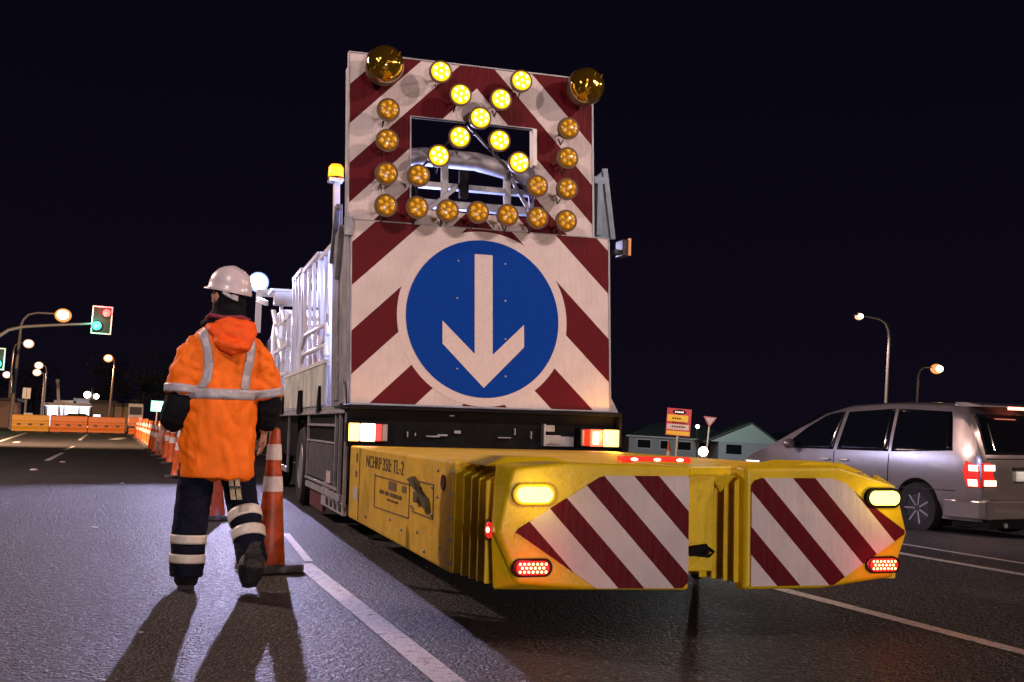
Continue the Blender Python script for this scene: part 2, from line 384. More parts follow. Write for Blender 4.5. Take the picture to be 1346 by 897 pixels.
for v, w in ((8.25, .63), (6.98, .63), (6.33, .645), (6.33, .49), (6.9, .5), (7.6, .36), (6.7, .36), (6.2, .6), (6.1, .33), (7.2, .33), (6.85, .49), (8.6, .3), (6.5, .27), (6.2, .745)):
    b.ell((1.407, v, w), (.008, .011, .011), 8, 6)
for i in range(5): b.ell((1.402, 5.835, .28+i*.118), (.01, .012, .012), 8, 6)
b.each('bolt', M['steel'], body)
RS = Matrix(((0, 0, -1), (-1, 0, 0), (0, 1, 0)))
text('lettering', 'NCHRP 350: TL-2', M['ink'], body, (1.4085, 8.68, .672), .128, RS, xs=1.55, bold=-.001)
text('lettering', 'MUST  BEST  MAINTAINED', M['inkfade'], body, (1.4085, 8.05, .512), .035, RS, xs=2.0, bold=.0012)
text('lettering', 'WORK  ZONE  SAFETY', M['inkfade'], body, (1.4085, 7.75, .478), .02, RS, xs=2.0)
b = MB(); b.box(1.406, 1.4095, 7.42, 7.70, .555, .612); b.box(1.406, 1.4095, 7.08, 7.22, .565, .605); b.box(1.406, 1.4095, 9.10, 9.16, .69, .76); b.box(1.406, 1.4095, 9.12, 9.18, .57, .62); b.each('decal', M['inkfade'], body)
b = MB(); b.box(1.405, 1.4092, 9.05, 9.26, .392, .488); b.build('sticker', M['sticker'], body)
b = MB(); b.prism([(1.405, 6.98, .66), (1.405, 6.80, .685), (1.405, 6.62, .63), (1.405, 6.62, .58), (1.405, 6.36, .49), (1.405, 6.42, .575), (1.405, 6.70, .60)], (-.022, 0, 0)); b.box(1.38, 1.41, 6.62, 6.74, .535, .60)
b.build('latch_bracket', mat('weathered olive steel', (.08, .065, .02), .6, .2, var=.4, vscale=20), body, bevel=.003)
b = MB(); b.tube([(1.409, 6.05, .686), (1.398, 6.05, .686)], .043, 24); b.build('side_reflector', M['redglass'], body, smooth=40)
# cushion halves
def half(flip, u_in, u_out, name):
    """outline of one rear cushion: loft of the back ring to the chamfered face ring"""
    b = MB()
    back = [(u_out, 5.86, .225), (u_in, 5.86, .225), (u_in, 5.86, .817), (u_out, 5.86, .817), (u_out, 5.86, .5)]
    s = 1 if u_out < u_in else -1
    o = u_out
    def ring(v, e, lo=.0):
        return [Vector(p) for p in ((o+s*(.10+e), v, .26+lo*1.2), (o+s*(.42+e), v, .232+lo), (u_in-s*e*.15, v, .222+lo), (u_in-s*e*.15, v, .822-lo*.5), (o+s*(.32+e), v, .832-lo*.4), (o+s*(.07+e), v, .805-lo), (o+s*(.045+e), v, .72), (o+s*(.0+e), v, .50))]
    def ring0(v, e=0):
        return [Vector(p) for p in ((o+s*(.012+e), v, .23), (o+s*.42, v, .228), (u_in, v, .224), (u_in, v, .812), (o+s*.32, v, .83), (o+s*(.012+e), v, .815), (o+s*(.006+e), v, .72), (o+s*(.0+e), v, .5))]
    if flip:
        full = lambda v, d=0: [Vector(p) for p in ((3.590-d, v, .275+d), (3.17, v, .222+d), (u_in+d, v, .222+d), (u_in+d, v, .822-d), (3.27, v, .834-d), (3.605-d, v, .745-d), (3.63-d, v, .66), (3.672-d, v, .50))]
        ring0 = lambda v, e=0: full(v, -.01 if e < .05 else .04)
        ring = lambda v, e, lo=0: full(v, .0 if lo == 0 else .010)
    b.rings([ring0(5.858, .10), ring0(5.26, .10), ring0(5.24, .03), ring(5.17, .035), ring(5.15, .05, .008)])
    h = b.build(name, M['yellow'], att, bevel=.014, seg=3)
    # folded ribs along the outer side and along the inner side
    b = MB()
    for i, v in enumerate((5.84, 5.68, 5.545, 5.42, 5.30)):
        tp = .816-.006*i; bt = .232+.004*i
        x0, x1 = (o-s*.004+s*.006*i, o+s*.13)
        b.hexa([Vector(p) for p in ((x0, v-.012, bt), (x1, v+.012, bt), (x1, v+.03, bt), (x0, v+.006, bt), (x0, v-.012, tp-.06), (x1, v-.002, tp), (x1, v+.03, tp), (x0, v+.006, tp-.06))])
        if i < 4:
            x0, x1 = u_in+s*(.12 if s < 0 else .01), u_in-s*.06
            b.hexa([Vector(p) for p in ((x0, v-.012, .25), (x1, v+.012, .25), (x1, v+.03, .25), (x0, v+.006, .25), (x0, v-.012, tp-.07), (x1, v-.002, tp-.01), (x1, v+.03, tp-.01), (x0, v+.006, tp-.07))])
    if flip:
        for v, p_ in ((5.215, .030), (5.285, .052), (5.365, .078), (5.455, .105)):
            b.hexa([Vector(q_) for q_ in ((u_in-p_, v-.010, .25), (u_in+.03, v-.006, .25), (u_in+.03, v+.012, .25), (u_in-p_, v+.006, .25), (u_in-p_, v-.010, .75), (u_in+.03, v-.006, .80), (u_in+.03, v+.012, .80), (u_in-p_, v+.006, .75))])
    b.each('rib', M['yellow'], h, bevel=.004)
    return h
HL = half(0, 2.44, 1.42, 'cushion_half'); HR = half(1, 2.735, 3.715, 'cushion_half')
b = MB()
for x0, x1, x2, x3 in ((1.44, 1.56, 1.80, 2.02), (3.56, 3.46, 3.24, 3.0)):
    b.hexa([Vector(p) for p in ((x0, 5.35, .80), (x3, 5.35, .80), (x3, 5.84, .80), (x0, 5.84, .80), (x1, 5.42, .848), (x2, 5.42, .848), (x2, 5.8, .85), (x1, 5.8, .85))])
b.each('top_hump', M['yellow'], att, bevel=.02, seg=3)
# centre hinge between the halves
b = MB(); b.box(2.44, 2.62, 5.26, 5.9, .30, .80); b.box(2.44, 2.735, 5.55, 5.9, .26, .815)
b.prism([(2.44, 5.17, .823), (2.735, 5.30, .823), (2.735, 5.9, .823), (2.44, 5.9, .823)], (0, 0, -.045))
b.prism([(2.60, 5.27, .78), (2.72, 5.22, .78), (2.66, 5.27, .69)], (0, .03, 0))
b.build('hinge_column', M['yellow'], att, bevel=.006)
b = MB(); b.tube([(2.47, 5.25, .405), (2.57, 5.23, .415)], [.02, .026], 10); b.box(2.47, 2.53, 5.215, 5.26, .38, .425); b.tube([(2.56, 5.24, .43), (2.60, 5.22, .40), (2.57, 5.21, .38), (2.52, 5.22, .385)], .009, 8)
b.build('latch', M['black'], att, bevel=.003)
c1 = stripes('chevron left', 1.06, 0, 1, .5); 
def panel(pts, c, per, duty, par):
    m = stripes('chevron stripes', 1.06, c-1.06*uc, per, duty)
    b = MB(); b.prism([(u, 5.146, w) for u, w in pts], (0, -.007, 0)); return b.build('chevron_panel', m, par)
HLf = panel([(1.545, .50), (1.56, .522), (1.955, .762), (1.985, .772), (2.425, .776), (2.425, .26), (2.395, .236), (1.952, .240), (1.56, .497)], 2.427, .304, .46, HL)
panel([(2.765, .24), (2.765, .735), (2.785, .762), (2.82, .772), (3.215, .777), (3.30, .75), (3.375, .69), (3.645, .515), (3.645, .495), (3.228, .240)], 3.325, .311, .44, HR)
def oval(u, w, hw, hh, v0, v1, ax=0, n=24, s=1.0):
    pts = []
    for i in range(n):
        a = 2*PI*i/n; x = (hw-hh)*(1 if math.cos(a) > 0 else -1)+hh*math.cos(a)*s; pts.append((u+x if hw > hh else u+hh*math.cos(a)*hw/hh, v0, w+hh*s*math.sin(a)))
    return pts
for u, par in ((1.63, HL), (3.515, HR)):
    b = MB(); b.prism(oval(u, .68, .108, .052, 5.15, 0), (0, -.022, 0)); lo = b.build('marker_lamp', M['yellow'] if u < 2 else M['black'], par, bevel=.008, seg=3)
    b = MB(); b.prism(oval(u, .68, .088, .037, 5.128, 0), (0, -.012, 0)); b.build('lens', M['yellowglow'], lo, bevel=.005); lamp('marker_light', 'POINT', tw(u, 5.03, .69), .9, (1, .72, .06), .03)
    b = MB(); b.prism(oval(u, .34, .10, .044, 5.15, 0), (0, -.018, 0)); lo = b.build('tail_lamp', M['redglass'], par, bevel=.006)
    b = MB(); b.prism(oval(u, .34, .082, .033, 5.132, 0), (0, -.008, 0)); b.build('lens', M['ledred'], lo, bevel=.003)
    b = MB()
    for r_ in range(3):
        for k in range(7):
            du = (k-3)*.021+(.0105 if r_ == 1 else 0)
            if abs(du) > .07: continue
            b.ell((u+du, 5.123, .34+(r_-1)*.018), (.0065, .003, .0065), 8, 6)
    b.build('diode', M['ledreddot'], lo); lamp('tail_light', 'POINT', tw(u, 4.98, .34), .9, (1, .03, .06), .03)
mr = Matrix.Rotation(math.radians(-58), 3, 'Z')
b = MB(); b.ell((1.452, 5.245, .505), (.034, .012, .052), 18, 12, mr); o = b.build('side_marker', M['black'], HL, smooth=60)
b = MB(); b.ell((1.444, 5.24, .505), (.024, .013, .040), 18, 12, mr); b.build('lens', M['ledred'], o, smooth=60)
b = MB(); b.ell((1.436, 5.232, .507), (.010, .006, .014), 12, 8, mr); b.build('diode', M['redwhite'], o, smooth=60)
b = MB(); b.box(2.42, 2.84, 6.0, 6.09, .815, .848); lb = b.build('light_bar', M['ledred'], att, bevel=.006)
b = MB()
for k in range(3): b.ell((2.49+k*.14, 5.997, .832), (.022, .006, .008), 12, 8)
b.each('diode', M['redwhite'], lb)
b = MB(); b.lathe([(.0, -.025), (.085, -.025), (.10, -.015), (.10, .015), (.085, .025), (0, .025)], (3.46, 7.2, .10), 'x', 24); cw = b.build('caster_wheel', M['rubber'], att, smooth=40)
b = MB(); b.box(3.415, 3.43, 7.14, 7.26, .08, .26); b.box(3.49, 3.505, 7.14, 7.26, .08, .26); b.tube([(3.42, 7.2, .1), (3.50, 7.2, .1)], .02, 10); b.build('fork', M['steel'], cw)
b = MB(); b.box(1.9, 2.0, 9.5, 9.95, .42, .56); b.box(3.1, 3.2, 9.5, 9.95, .42, .56); b.box(1.7, 3.5, 9.52, 9.58, .3, .7); b.build('drawbar', M['dark'], att)

# ------------------------------------------------------------------ truck
TB = (2.63, 14.0, 0)
truck = empty('sign_truck', tw(*TB), (0, 0, -TYAW), TB, label='road works truck carrying a raised arrow board and blue keep down arrow sign', cat='truck')
def lean(p):
    u, v, w = p; return (u-.03*max(0, w-1.17), v, w)
def leanmb(b):
    b.v = [Vector(lean(p)) for p in b.v]; return b
LU = Vector((TB[0], TB[1], TB[2]))
# lower sign panel
b = MB(); b.box(1.425, 3.775, 9.70, 9.735, 1.172, 2.745)
sm = stripes('board stripes', .97, 2.560, .785, .49, uc=2.60-TB[0])
sp_ = leanmb(b).build('sign_panel', sm, truck, bevel=.004)
b = MB()
for z0, z1 in ((1.160, 1.174), (2.742, 2.752)): b.box(1.41, 3.79, 9.694, 9.742, z0, z1)
for x0 in (1.413, 3.773): b.box(x0, x0+.013, 9.694, 9.742, 1.172, 2.745)
leanmb(b).build('edge_trim', M['alu'], sp_, bevel=.003)
cx, cz = 2.592, 1.948
def disc(r, v, t, m, n=96):
    b = MB(); b.prism([(cx+r*math.cos(2*PI*i/n), v, cz+r*math.sin(2*PI*i/n)) for i in range(n)], (0, -t, 0)); leanmb(b); return b
disc(.775, 9.7, .003, 0).build('sign_border', M['signwhite'], sp_)
dd = disc(.697, 9.697, .003, 0).build('sign_disc', M['blue'], sp_)
b = MB(); s_ = .697
ar = [(-.082, .57), (.082, .57), (.082, -.315), (.372, -.035), (.372, -.235), (0, -.61), (-.372, -.235), (-.372, -.035), (-.082, -.315)]
b.prism([(cx+x, 9.694, cz+z) for x, z in ar], (0, -.003, 0)); leanmb(b).build('arrow', M['signwhite'], dd)
b = MB()
for x, z in ((-.23, .50), (.20, .50), (-.24, .17), (.20, .17), (.20, -.17), (.20, -.50), (-.24, -.45)): b.ell((cx+x, 9.693, cz+z), (.009, .005, .009), 10, 6)
leanmb(b).each('rivet', M['alu'], dd)
# upper arrow board with its opening
su = stripes('arrow board stripes', 1.02, 4.022-.03*0, .715, .5, uc=2.455-TB[0])
b = MB(); v0, v1 = 9.735, 9.765
U0, U1, Z0, Z1 = 1.40, 3.635, 2.756, 4.215; o0, o1, p0, p1 = 1.935, 3.085, 2.885, 3.705
b.box(U0, o0, v0, v1, Z0, Z1); b.box(o1, U1, v0, v1, Z0, Z1); b.box(o0, o1, v0, v1, p1, Z1); b.box(o0, o1, v0, v1, Z0, p0)
ab = leanmb(b).build('arrow_board', su, truck)
b = MB()
for x0, x1, z0, z1 in ((U0-.012, U0, Z0, Z1), (U1, U1+.016, Z0, Z1), (U0-.012, U1+.016, Z1, Z1+.012)): b.box(x0, x1, v0-.01, v1+.03, z0, z1)
b.box(o0-.004, o0+.008, v0-.012, v1+.03, p0, p1); b.box(o0, o1, v0-.004, v1+.03, p1, p1+.008)
leanmb(b).build('board_frame', M['alu'], ab)
b = MB(); b.box(o1-.03, o1+.004, v0-.05, v1+.03, 3.36, p1-.01); leanmb(b).build('inner_edge', mat('white edge strip', (.9, .85, .8), .4), ab)
# lamps of the arrow board
cols = [1.622, 1.902, 2.168, 2.437, 2.706, 2.975, 3.249]
on = [(2.067, 4.058), (2.250, 3.875), (2.433, 3.687), (2.254, 3.500), (2.074, 3.318), (2.799, 4.060), (2.615, 3.874), (2.613, 3.504), (2.797, 3.325)]
off = [(1.622, 3.676), (1.622, 3.409), (1.626, 3.122), (1.903, 3.131), (1.629, 2.848), (1.899, 2.852), (2.167, 2.846), (2.437, 2.853), (2.706, 2.850), (2.979, 2.846), (3.249, 2.842), (2.971, 3.131), (3.249, 3.129), (3.249, 3.408), (3.250, 3.678)]
LR, LV = .094, 9.50
def mk_lamp(lit):
    b = MB(); b.lathe([(.0, -.1), (.05, -.1), (.088, -.05), (LR+.006, -.012), (LR+.006, .012), (LR-.006, .014), (0, .012)], (0, 0, 0), '-y', 28)
    h = b.build('signal_lamp', M['housing'], None, smooth=35)
    b = MB(); b.lathe([(LR-.010, .0), (LR-.010, .016), (LR*.80, .028), (LR*.5, .036), (LR*.2, .040), (0.002, .041)], (0, 0, 0), '-y', 28)
    b.build('lens', M['lampon'] if lit else M['lampoff'], h, smooth=60)
    b = MB()
    pts = [(0, 0)]+[(.054*math.cos(a*PI/3+.5), .054*math.sin(a*PI/3+.5)) for a in range(6)]
    for x, z in pts: b.ell((x, -.034, z), (.0165 if lit else .021, .012, .0165 if lit else .021), 12, 8)
    b.build('diode', M['diode'] if lit else M['lampdimple'], h, smooth=60)
    b = MB(); b.tube([(0, .1, 0), (0, .28, -.005)], .012, 8); b.tube([(-.02, .06, -.09), (-.02, .14, -.12), (0, .26, -.02)], .006, 6); b.build('stem', M['dark'], h)
    return h
for lit, L_ in ((1, on), (0, off)):
    h0 = mk_lamp(lit)
    for i, (u, w) in enumerate(L_):
        h = h0 if i == 0 else copytree(h0, truck)
        h.parent = truck; h.location = Vector((u, LV, w))-Vector(TB); h.rotation_euler = (0, random.uniform(-.3, .3), random.uniform(-.04, .04))
lamp_names = 0
b = MB()   # carrier bars seen behind the lamps over the opening
for (a, c) in (((1.94, 3.16), (2.46, 3.70)), ((2.46, 3.70), (3.08, 3.10))):
    b.beam((a[0], 9.79, a[1]), (c[0], 9.79, c[1]), .03, .02)
leanmb(b)
b.build('lamp_carrier', M['dark'], ab)
# big strobe domes
for u, w in ((1.573, 4.054), (3.400, 4.072)):
    b = MB(); b.lathe([(0, -.2), (.10, -.2), (.15, -.12), (.17, -.02), (.165, .01), (0, .01)], (u, 9.47, w), '-y', 36); h = b.build('strobe_beacon', M['housing'], truck, smooth=40)
    b = MB(); b.lathe([(.160, .0), (.163, .03), (.15, .075), (.115, .115), (.065, .138), (.002, .145)], (u, 9.47, w), '-y', 40); b.build('dome', M['golddome'], h, smooth=60)
    b = MB()
    for k in range(3): b.tube([(u-.07+k*.07-.04, 9.335+abs(k-1)*.02, w-.08), (u-.07+k*.07+.04, 9.335+abs(k-1)*.02, w+.09)], .0035, 6)
    b.each('dome_rib', M['lampoff'], h)
# mechanism behind the opening
b = MB()
b.tube([(1.5, 10.0, 3.31), (2.1, 10.0, 3.42), (2.6, 10.0, 3.42), (3.1, 10.0, 3.33), (3.5, 10.0, 3.25)], .085, 16)
b.box(1.45, 3.55, 9.95, 10.05, 3.14, 3.19); b.box(1.45, 3.55, 9.95, 10.05, 2.96, 3.03)
b.box(1.45, 3.55, 9.95, 10.05, 2.72, 2.80)
for u in (1.5, 1.9, 2.27, 2.86, 3.1, 3.5): b.box(u, u+.06, 9.94, 10.0, 2.2, 3.4)
b.beam((2.05, 9.92, 2.85), (2.4, 9.92, 3.15), .05, .04); b.beam((2.9, 9.92, 3.3), (3.2, 9.92, 2.8), .04, .03)
leanmb(b).each('lift_bar', M['alu'], truck, smooth=35, bevel=.004)
b = MB(); b.box(2.42, 2.50, 9.86, 9.94, 3.05, 3.30); b.tube([(2.0, 9.85, 3.0), (2.0, 9.85, 3.12)], .03, 10); leanmb(b).build('hinge_block', M['black'], truck, bevel=.005)
# side posts and brackets of the board
b = MB(); b.box(1.405, 1.44, 9.78, 10.02, 1.17, 4.15); b.box(1.41, 1.47, 10.62, 10.78, 1.17, 3.05)
b.box(1.40, 1.45, 9.76, 10.25, 1.17, 2.72)
leanmb(b).each('side_post', M['alu'], truck, bevel=.006)
b = MB(); b.box(1.385, 1.42, 10.28, 10.58, 1.20, 2.74); b.box(1.40, 1.44, 10.25, 10.78, 1.15, 2.76); leanmb(b).build('side_channel', M['steel'], truck, bevel=.006)
b = MB(); b.beam((1.385, 10.30, 2.3), (1.385, 10.02, 2.74), .06, .05); b.beam((1.385, 10.70, 2.5), (1.385, 10.34, 2.95), .05, .05); b.box(1.36, 1.43, 9.66, 9.74, 2.60, 2.76); b.prism([(1.39, 9.73, 1.165), (1.39, 10.02, 1.165), (1.39, 9.98, 1.33), (1.39, 9.86, 1.38), (1.39, 9.78, 1.31)], (-.02, 0, 0))
leanmb(b).each('bracket', M['steel'], truck, bevel=.004)
b = MB(); b.box(1.43, 1.49, 10.95, 11.02, 1.17, 3.36); b.box(1.38, 1.52, 10.9, 11.06, 3.33, 3.36); leanmb(b).build('beacon_post', M['whitebar'], truck, bevel=.005)
b = MB(); b.lathe([(.07, 3.36), (.075, 3.38), (.072, 3.47), (.05, 3.50), (0.001, 3.505)], (1.385, 10.98, 0), 'z', 24); bo = b.build('amber_beacon', mat('amber beacon lens', (1, .4, .05), .3, emit=(1, .30, .01), es=2.2), truck, smooth=50)
b = MB(); b.lathe([(.08, 3.345), (.08, 3.375), (0.001, 3.375)], (1.385, 10.98, 0), 'z', 24); b.build('beacon_base', M['black'], bo)
lamp('amber_beacon_light', 'POINT', tw(1.27, 10.80, 3.44), 3, (1, .36, .05), .05)
# right hand wing
b = MB()
b.prism([(3.60, 9.80, 3.30), (3.715, 9.80, 3.42), (3.80, 9.80, 2.76), (3.56, 9.80, 2.76)], (0, .02, 0))
b.beam((3.655, 9.76, 2.78), (3.655, 9.76, 3.28), .045, .05); b.beam((3.715, 9.79, 3.42), (3.81, 9.79, 2.76), .02, .05); b.box(3.60, 3.70, 9.74, 9.80, 3.26, 3.33)
b.build('wing_bracket', mat('blue grey steel', (.13, .17, .22), .4, .5, var=.2), truck, bevel=.004)
b = MB(); b.box(3.80, 3.87, 9.72, 9.80, 2.615, 2.66); b.box(3.865, 3.935, 9.68, 9.86, 2.60, 2.75); o = b.build('marker_box', M['dark'], truck, bevel=.006)
b = MB(); b.box(3.915, 3.94, 9.66, 9.68, 2.60, 2.76); b.build('reflector', mat('orange reflector', (.8, .4, .12), .4), o)
b = MB(); b.box(3.775, 3.80, 9.72, 10.1, 1.16, 2.72); leanmb(b).build('side_post', M['steel'], truck)
b = MB(); b.prism([(3.77, 9.72, 1.16), (3.87, 9.72, 1.16), (3.77, 9.72, 1.34)], (0, .03, 0)); b.build('bracket', M['steel'], truck)
# rear crossmember and lamps
b = MB(); b.box(1.42, 3.86, 9.80, 9.86, .80, 1.13); b.box(1.40, 3.885, 9.66, 10.2, 1.12, 1.158); b.box(1.45, 3.86, 9.9, 10.1, .5, .82)
b.box(3.86, 3.885, 9.66, 10.1, .84, 1.13); rc = b.build('rear_crossmember', M['black'], truck, bevel=.006)
b = MB()
b.box(3.17, 3.33, 9.74, 9.80, .86, .94); b.box(3.17, 3.27, 9.74, 9.80, .97, 1.03); b.box(3.16, 3.18, 9.72, 9.8, .84, 1.04); b.box(3.18, 3.46, 9.76, 9.8, .84, .93)
for u, w, a, h_ in ((1.93, .89, .012, .05), (2.0, .9, .01, .03), (2.1, .895, .12, .015), (2.2, .905, .09, .02), (2.30, 1.08, .05, .015), (2.35, .93, .06, .03), (2.75, .9, .12, .012), (2.9, .93, .01, .06), (3.05, .9, .015, .07)):
    b.box(u, u+a, 9.76, 9.80, w, w+h_)
b.each('bracket', M['steel'], rc, bevel=.004)
def tl(x0, x1, x2, x3):
    s = 1 if x3 > x0 else -1
    def q(a, c): return (min(a, c), max(a, c))
    b = MB(); a, c = q(x0-s*.01, x3+s*.01); b.box(a, c, 9.66, 9.80, .838, 1.012); h = b.build('tail_lamp', M['black'], truck, bevel=.008)
    a, c = q(x0+s*.004, x1-s*.004); b = MB(); b.box(a, c, 9.643, 9.662, .85, 1.0); b.build('indicator_lens', M['amberglow'], h, bevel=.008)
    a, c = q(x1+s*.004, x2-s*.006); b = MB(); b.box(a, c, 9.643, 9.662, .85, 1.0); b.build('brake_lens', M['redwhite'] if s > 0 else M['redglow'], h, bevel=.008)
    a, c = q(x2-s*.006, x2+s*.05); b = MB(); b.box(a, c, 9.643, 9.662, .852, .998); b.build('tail_lens', M['ledred'], h, bevel=.004)
    a, c = q(x2+s*.052, x3); b = MB(); b.box(a, c, 9.643, 9.662, .852, .998); b.build('reversing_lens', M['greyplastic'], h, bevel=.006)
    if s < 0:
        b = MB(); b.box(3.60, 3.655, 9.640, 9.644, .87, .98); b.build('brake_glow', M['redwhite'], h)
tl(1.405, 1.505, 1.64, 1.74); tl(3.855, 3.70, 3.57, 3.49)
lamp('tail_lamp_light_left', 'POINT', tw(1.44, 9.50, .93), 2, (1, .42, .06), .05)
lamp('tail_lamp_light_right', 'POINT', tw(3.76, 9.50, .95), 9, (1, .42, .06), .05)
# chassis, deck, wheels
b = MB(); b.box(1.43, 3.84, 10.25, 19.0, 1.095, 1.16); b.build('deck', M['alu'], truck)
b = MB(); b.box(2.1, 2.25, 9.9, 21, .62, .92); b.box(3.0, 3.15, 9.9, 21, .62, .92); b.box(1.5, 3.75, 10.1, 13.2, .93, 1.09); b.box(1.5, 3.76, 18.95, 21.1, .5, 1.15); b.box(1.55, 3.7, 15.2, 18.9, .55, 1.09); b.build('chassis', M['black'], truck)
b = MB(); b.box(1.46, 1.55, 10.0, 13.35, .30, 1.09); b.build('locker', M['black'], truck)
b = MB()
for v in (9.98, 10.33, 10.62, 12.9, 15.2): b.box(1.425, 1.455, v, v+.04, .26 if v < 12 else .42, 1.10)
for w in (.36, .66 ): pass
b.box(1.42, 1.455, 10.66, 12.9, .965, .99); b.box(1.42, 1.455, 10.66, 12.9, .80, .82); b.box(1.42, 1.455, 10.2, 12.9, .30, .36); b.box(1.42, 1.455, 10.4, 13.0, .385, .41); b.box(1.41, 1.46, 9.98, 16.5, 1.085, 1.112)
b.box(1.42, 1.455, 15.2, 18.2, .35, .42)
b.each('side_rail', M['alu'], truck, bevel=.004)
b = MB(); b.box(1.43, 1.462, 10.75, 12.75, .43, .79); b.build('locker_door', mat('grey locker door', (.10, .10, .115), .5, .2, var=.5, vscale=12), truck, bevel=.006)
b = MB(); b.box(1.424, 1.429, 10.85, 11.15, .43, .54); b.build('sticker', M['sticker'], truck)
b = MB(); b.box(1.47, 1.50, 11.7, 12.85, .10, .30); b.build('mudflap', mat('maroon mudflap', (.10, .02, .03), .7), truck)
b = MB(); b.box(1.44, 1.47, 10.02, 11.6, .19, .30); b.prism([(1.44, 10.9, .30), (1.44, 11.6, .30), (1.44, 11.5, .42), (1.44, 11.2, .42)], (.03, 0, 0)); b.build('number_bracket', mat('pale grey bracket', (.38, .38, .42), .5, var=.2), truck)
b = MB()
for v in (10.15, 10.45, 10.75, 11.05): b.box(1.434, 1.44, v, v+.16, .215, .28)
b.each('bracket_marking', M['ink'], truck)
def wheel(u, v, r, side):
    b = MB(); s = side
    b.lathe([(r*.58, -.14), (r*.92, -.15), (r, -.11), (r, .11), (r*.92, .15), (r*.58, .14)], (u, v, r), 'x', 36, loop=True); wh = b.build('wheel', M['rubber'], truck, smooth=40)
    b = MB(); b.lathe([(r*.60, s*.13), (r*.57, s*.145), (r*.50, s*.07), (r*.26, s*.05), (r*.22, s*.12), (.001, s*.13)], (u, v, r), 'x', 36); b.build('rim', M['steel'], wh, smooth=40)
    b = MB()
    for k in range(8):
        a = k*PI/4; b.tube([(u+s*.05, v+r*.36*math.cos(a), r+r*.36*math.sin(a)), (u+s*.085, v+r*.36*math.cos(a), r+r*.36*math.sin(a))], .014, 6)
    b.each('wheel_nut', M['alu'], wh)
for v in (14.15, 18.4):
    wheel(1.63, v, .475, -1); wheel(3.64, v, .475, 1)
b = MB()
for s in range(13):
    a0, a1 = PI*.08+s*PI*.84/13, PI*.08+(s+1)*PI*.84/13
    P_ = lambda r, a: (v_ + r*math.cos(a), .475+r*math.sin(a))
    v_ = 14.15
    (y0, z0), (y1, z1), (y2, z2), (y3, z3) = P_(.54, a0), P_(.54, a1), P_(.56, a1), P_(.56, a0)
    b.hexa([(1.50, y0, z0), (1.78, y0, z0), (1.78, y1, z1), (1.50, y1, z1), (1.50, y3, z3), (1.78, y3, z3), (1.78, y2, z2), (1.50, y2, z2)])
b.build('mudguard', M['black'], truck)
# dropside and cargo rails
b = MB(); b.box(1.425, 1.455, 11.62, 13.55, 1.17, 1.60); b.box(1.425, 1.455, 13.6, 16.0, 1.17, 1.62); ds = b.build('dropside', M['silverpanel'], truck, bevel=.01)
b = MB(); b.box(1.415, 1.465, 11.6, 16.05, 1.60, 1.64)
b.build('top_rail', M['whitebar'], ds)
b = MB()
for v in (11.75, 13.5, 13.75, 15.9): b.prism([(1.425, v, 1.10), (1.425, v+.22, 1.10), (1.425, v+.14, 1.26), (1.425, v+.08, 1.38)], (-.03, 0, 0))
b.each('strap_hook', M['black'], ds, bevel=.004)
b = MB()
for w0, w1, va, vb in ((2.02, 2.02, 11.75, 14.2), (1.80, 1.80, 11.75, 14.3)):
    b.tube([(1.46, va, w0-.12), (1.46, va+.12, w0), (1.46, vb-.3, w1+.02), (1.46, vb, w1-.12), (1.46, vb, 1.6)], .025, 10)
b.tube([(1.5, 12.1, 2.15), (1.5, 12.3, 1.9), (1.5, 12.6, 1.85), (1.5, 12.9, 2.0)], .02, 8)
b.each('bent_rail', M['whitebar'], truck, smooth=40)
for va, vb, ztop in ((11.45, 12.55, 2.80), (12.75, 14.25, 2.88), (14.5, 15.6, 2.93)):   # cage gates
    b = MB(); n_ = 4
    b.beam((1.46, va, ztop), (1.46, vb, ztop), .05, .05); b.beam((1.95, va, ztop-.0), (1.95, vb, ztop), .05, .05)
    for v in [va+(vb-va)*i/(n_-1) for i in range(n_)]:
        b.beam((1.46, v, ztop), (1.55, v+.1, 1.2), .05, .04); b.beam((1.95, v, ztop), (1.72, v+.1, 1.2), .045, .04); 
    for v in (va, vb): b.beam((1.46, v, ztop), (1.95, v, ztop), .05, .05)
    b.build('stake_gate', M['whitebar'], truck)
b = MB()
b.box(1.45, 3.8, 11.9, 11.96, 1.17, 1.6)
for w in (2.42, 2.30): b.beam((1.48, 15.7, w), (3.7, 15.7, w), .06, .06)
for u in (1.5, 2.2, 2.9, 3.6): b.beam((u, 15.7, 1.17), (u, 15.7, 2.45), .06, .06)
b.each('cross_rack', M['whitebar'], truck)
b = MB()
for v in (16.3, 17.0, 17.7): b.beam((1.48, v, 1.17), (1.48, v, 2.5), .05, .05)
for w in (2.5, 2.1, 1.7): b.beam((1.48, 16.2, w), (1.48, 18.6, w), .045, .045)
b.build('side_rack', M['whitebar'], truck)
b = MB()
for k in range(9): b.beam((1.40+k*.13, 18.2-k*.05, 2.75), (1.60+k*.13, 16.6-k*.05, 1.2), .07, .03)
b.each('rack_slat', M['whitebar'], truck)
b = MB(); b.box(1.30, 3.8, 20.95, 21.05, 3.26, 3.40); b.box(1.30, 1.40, 20.93, 21.05, 2.6, 3.38); b.beam((1.32, 20.95, 3.2), (1.32, 18.6, 2.9), .05, .08); b.build('front_rack', M['whitebar'], truck)
b = MB(); b.rings([[(1.48, 19.0, 1.15), (3.78, 19.0, 1.15), (3.78, 19.0, 2.72), (3.66, 19.0, 2.86), (1.60, 19.0, 2.86), (1.48, 19.0, 2.72)], [(1.48, 21.1, 1.15), (3.78, 21.1, 1.15), (3.78, 21.1, 1.6), (3.66, 20.9, 2.6), (1.60, 20.9, 2.6), (1.48, 21.1, 1.6)]])
cab = b.build('cab', M['white'], truck, bevel=.04, seg=3)
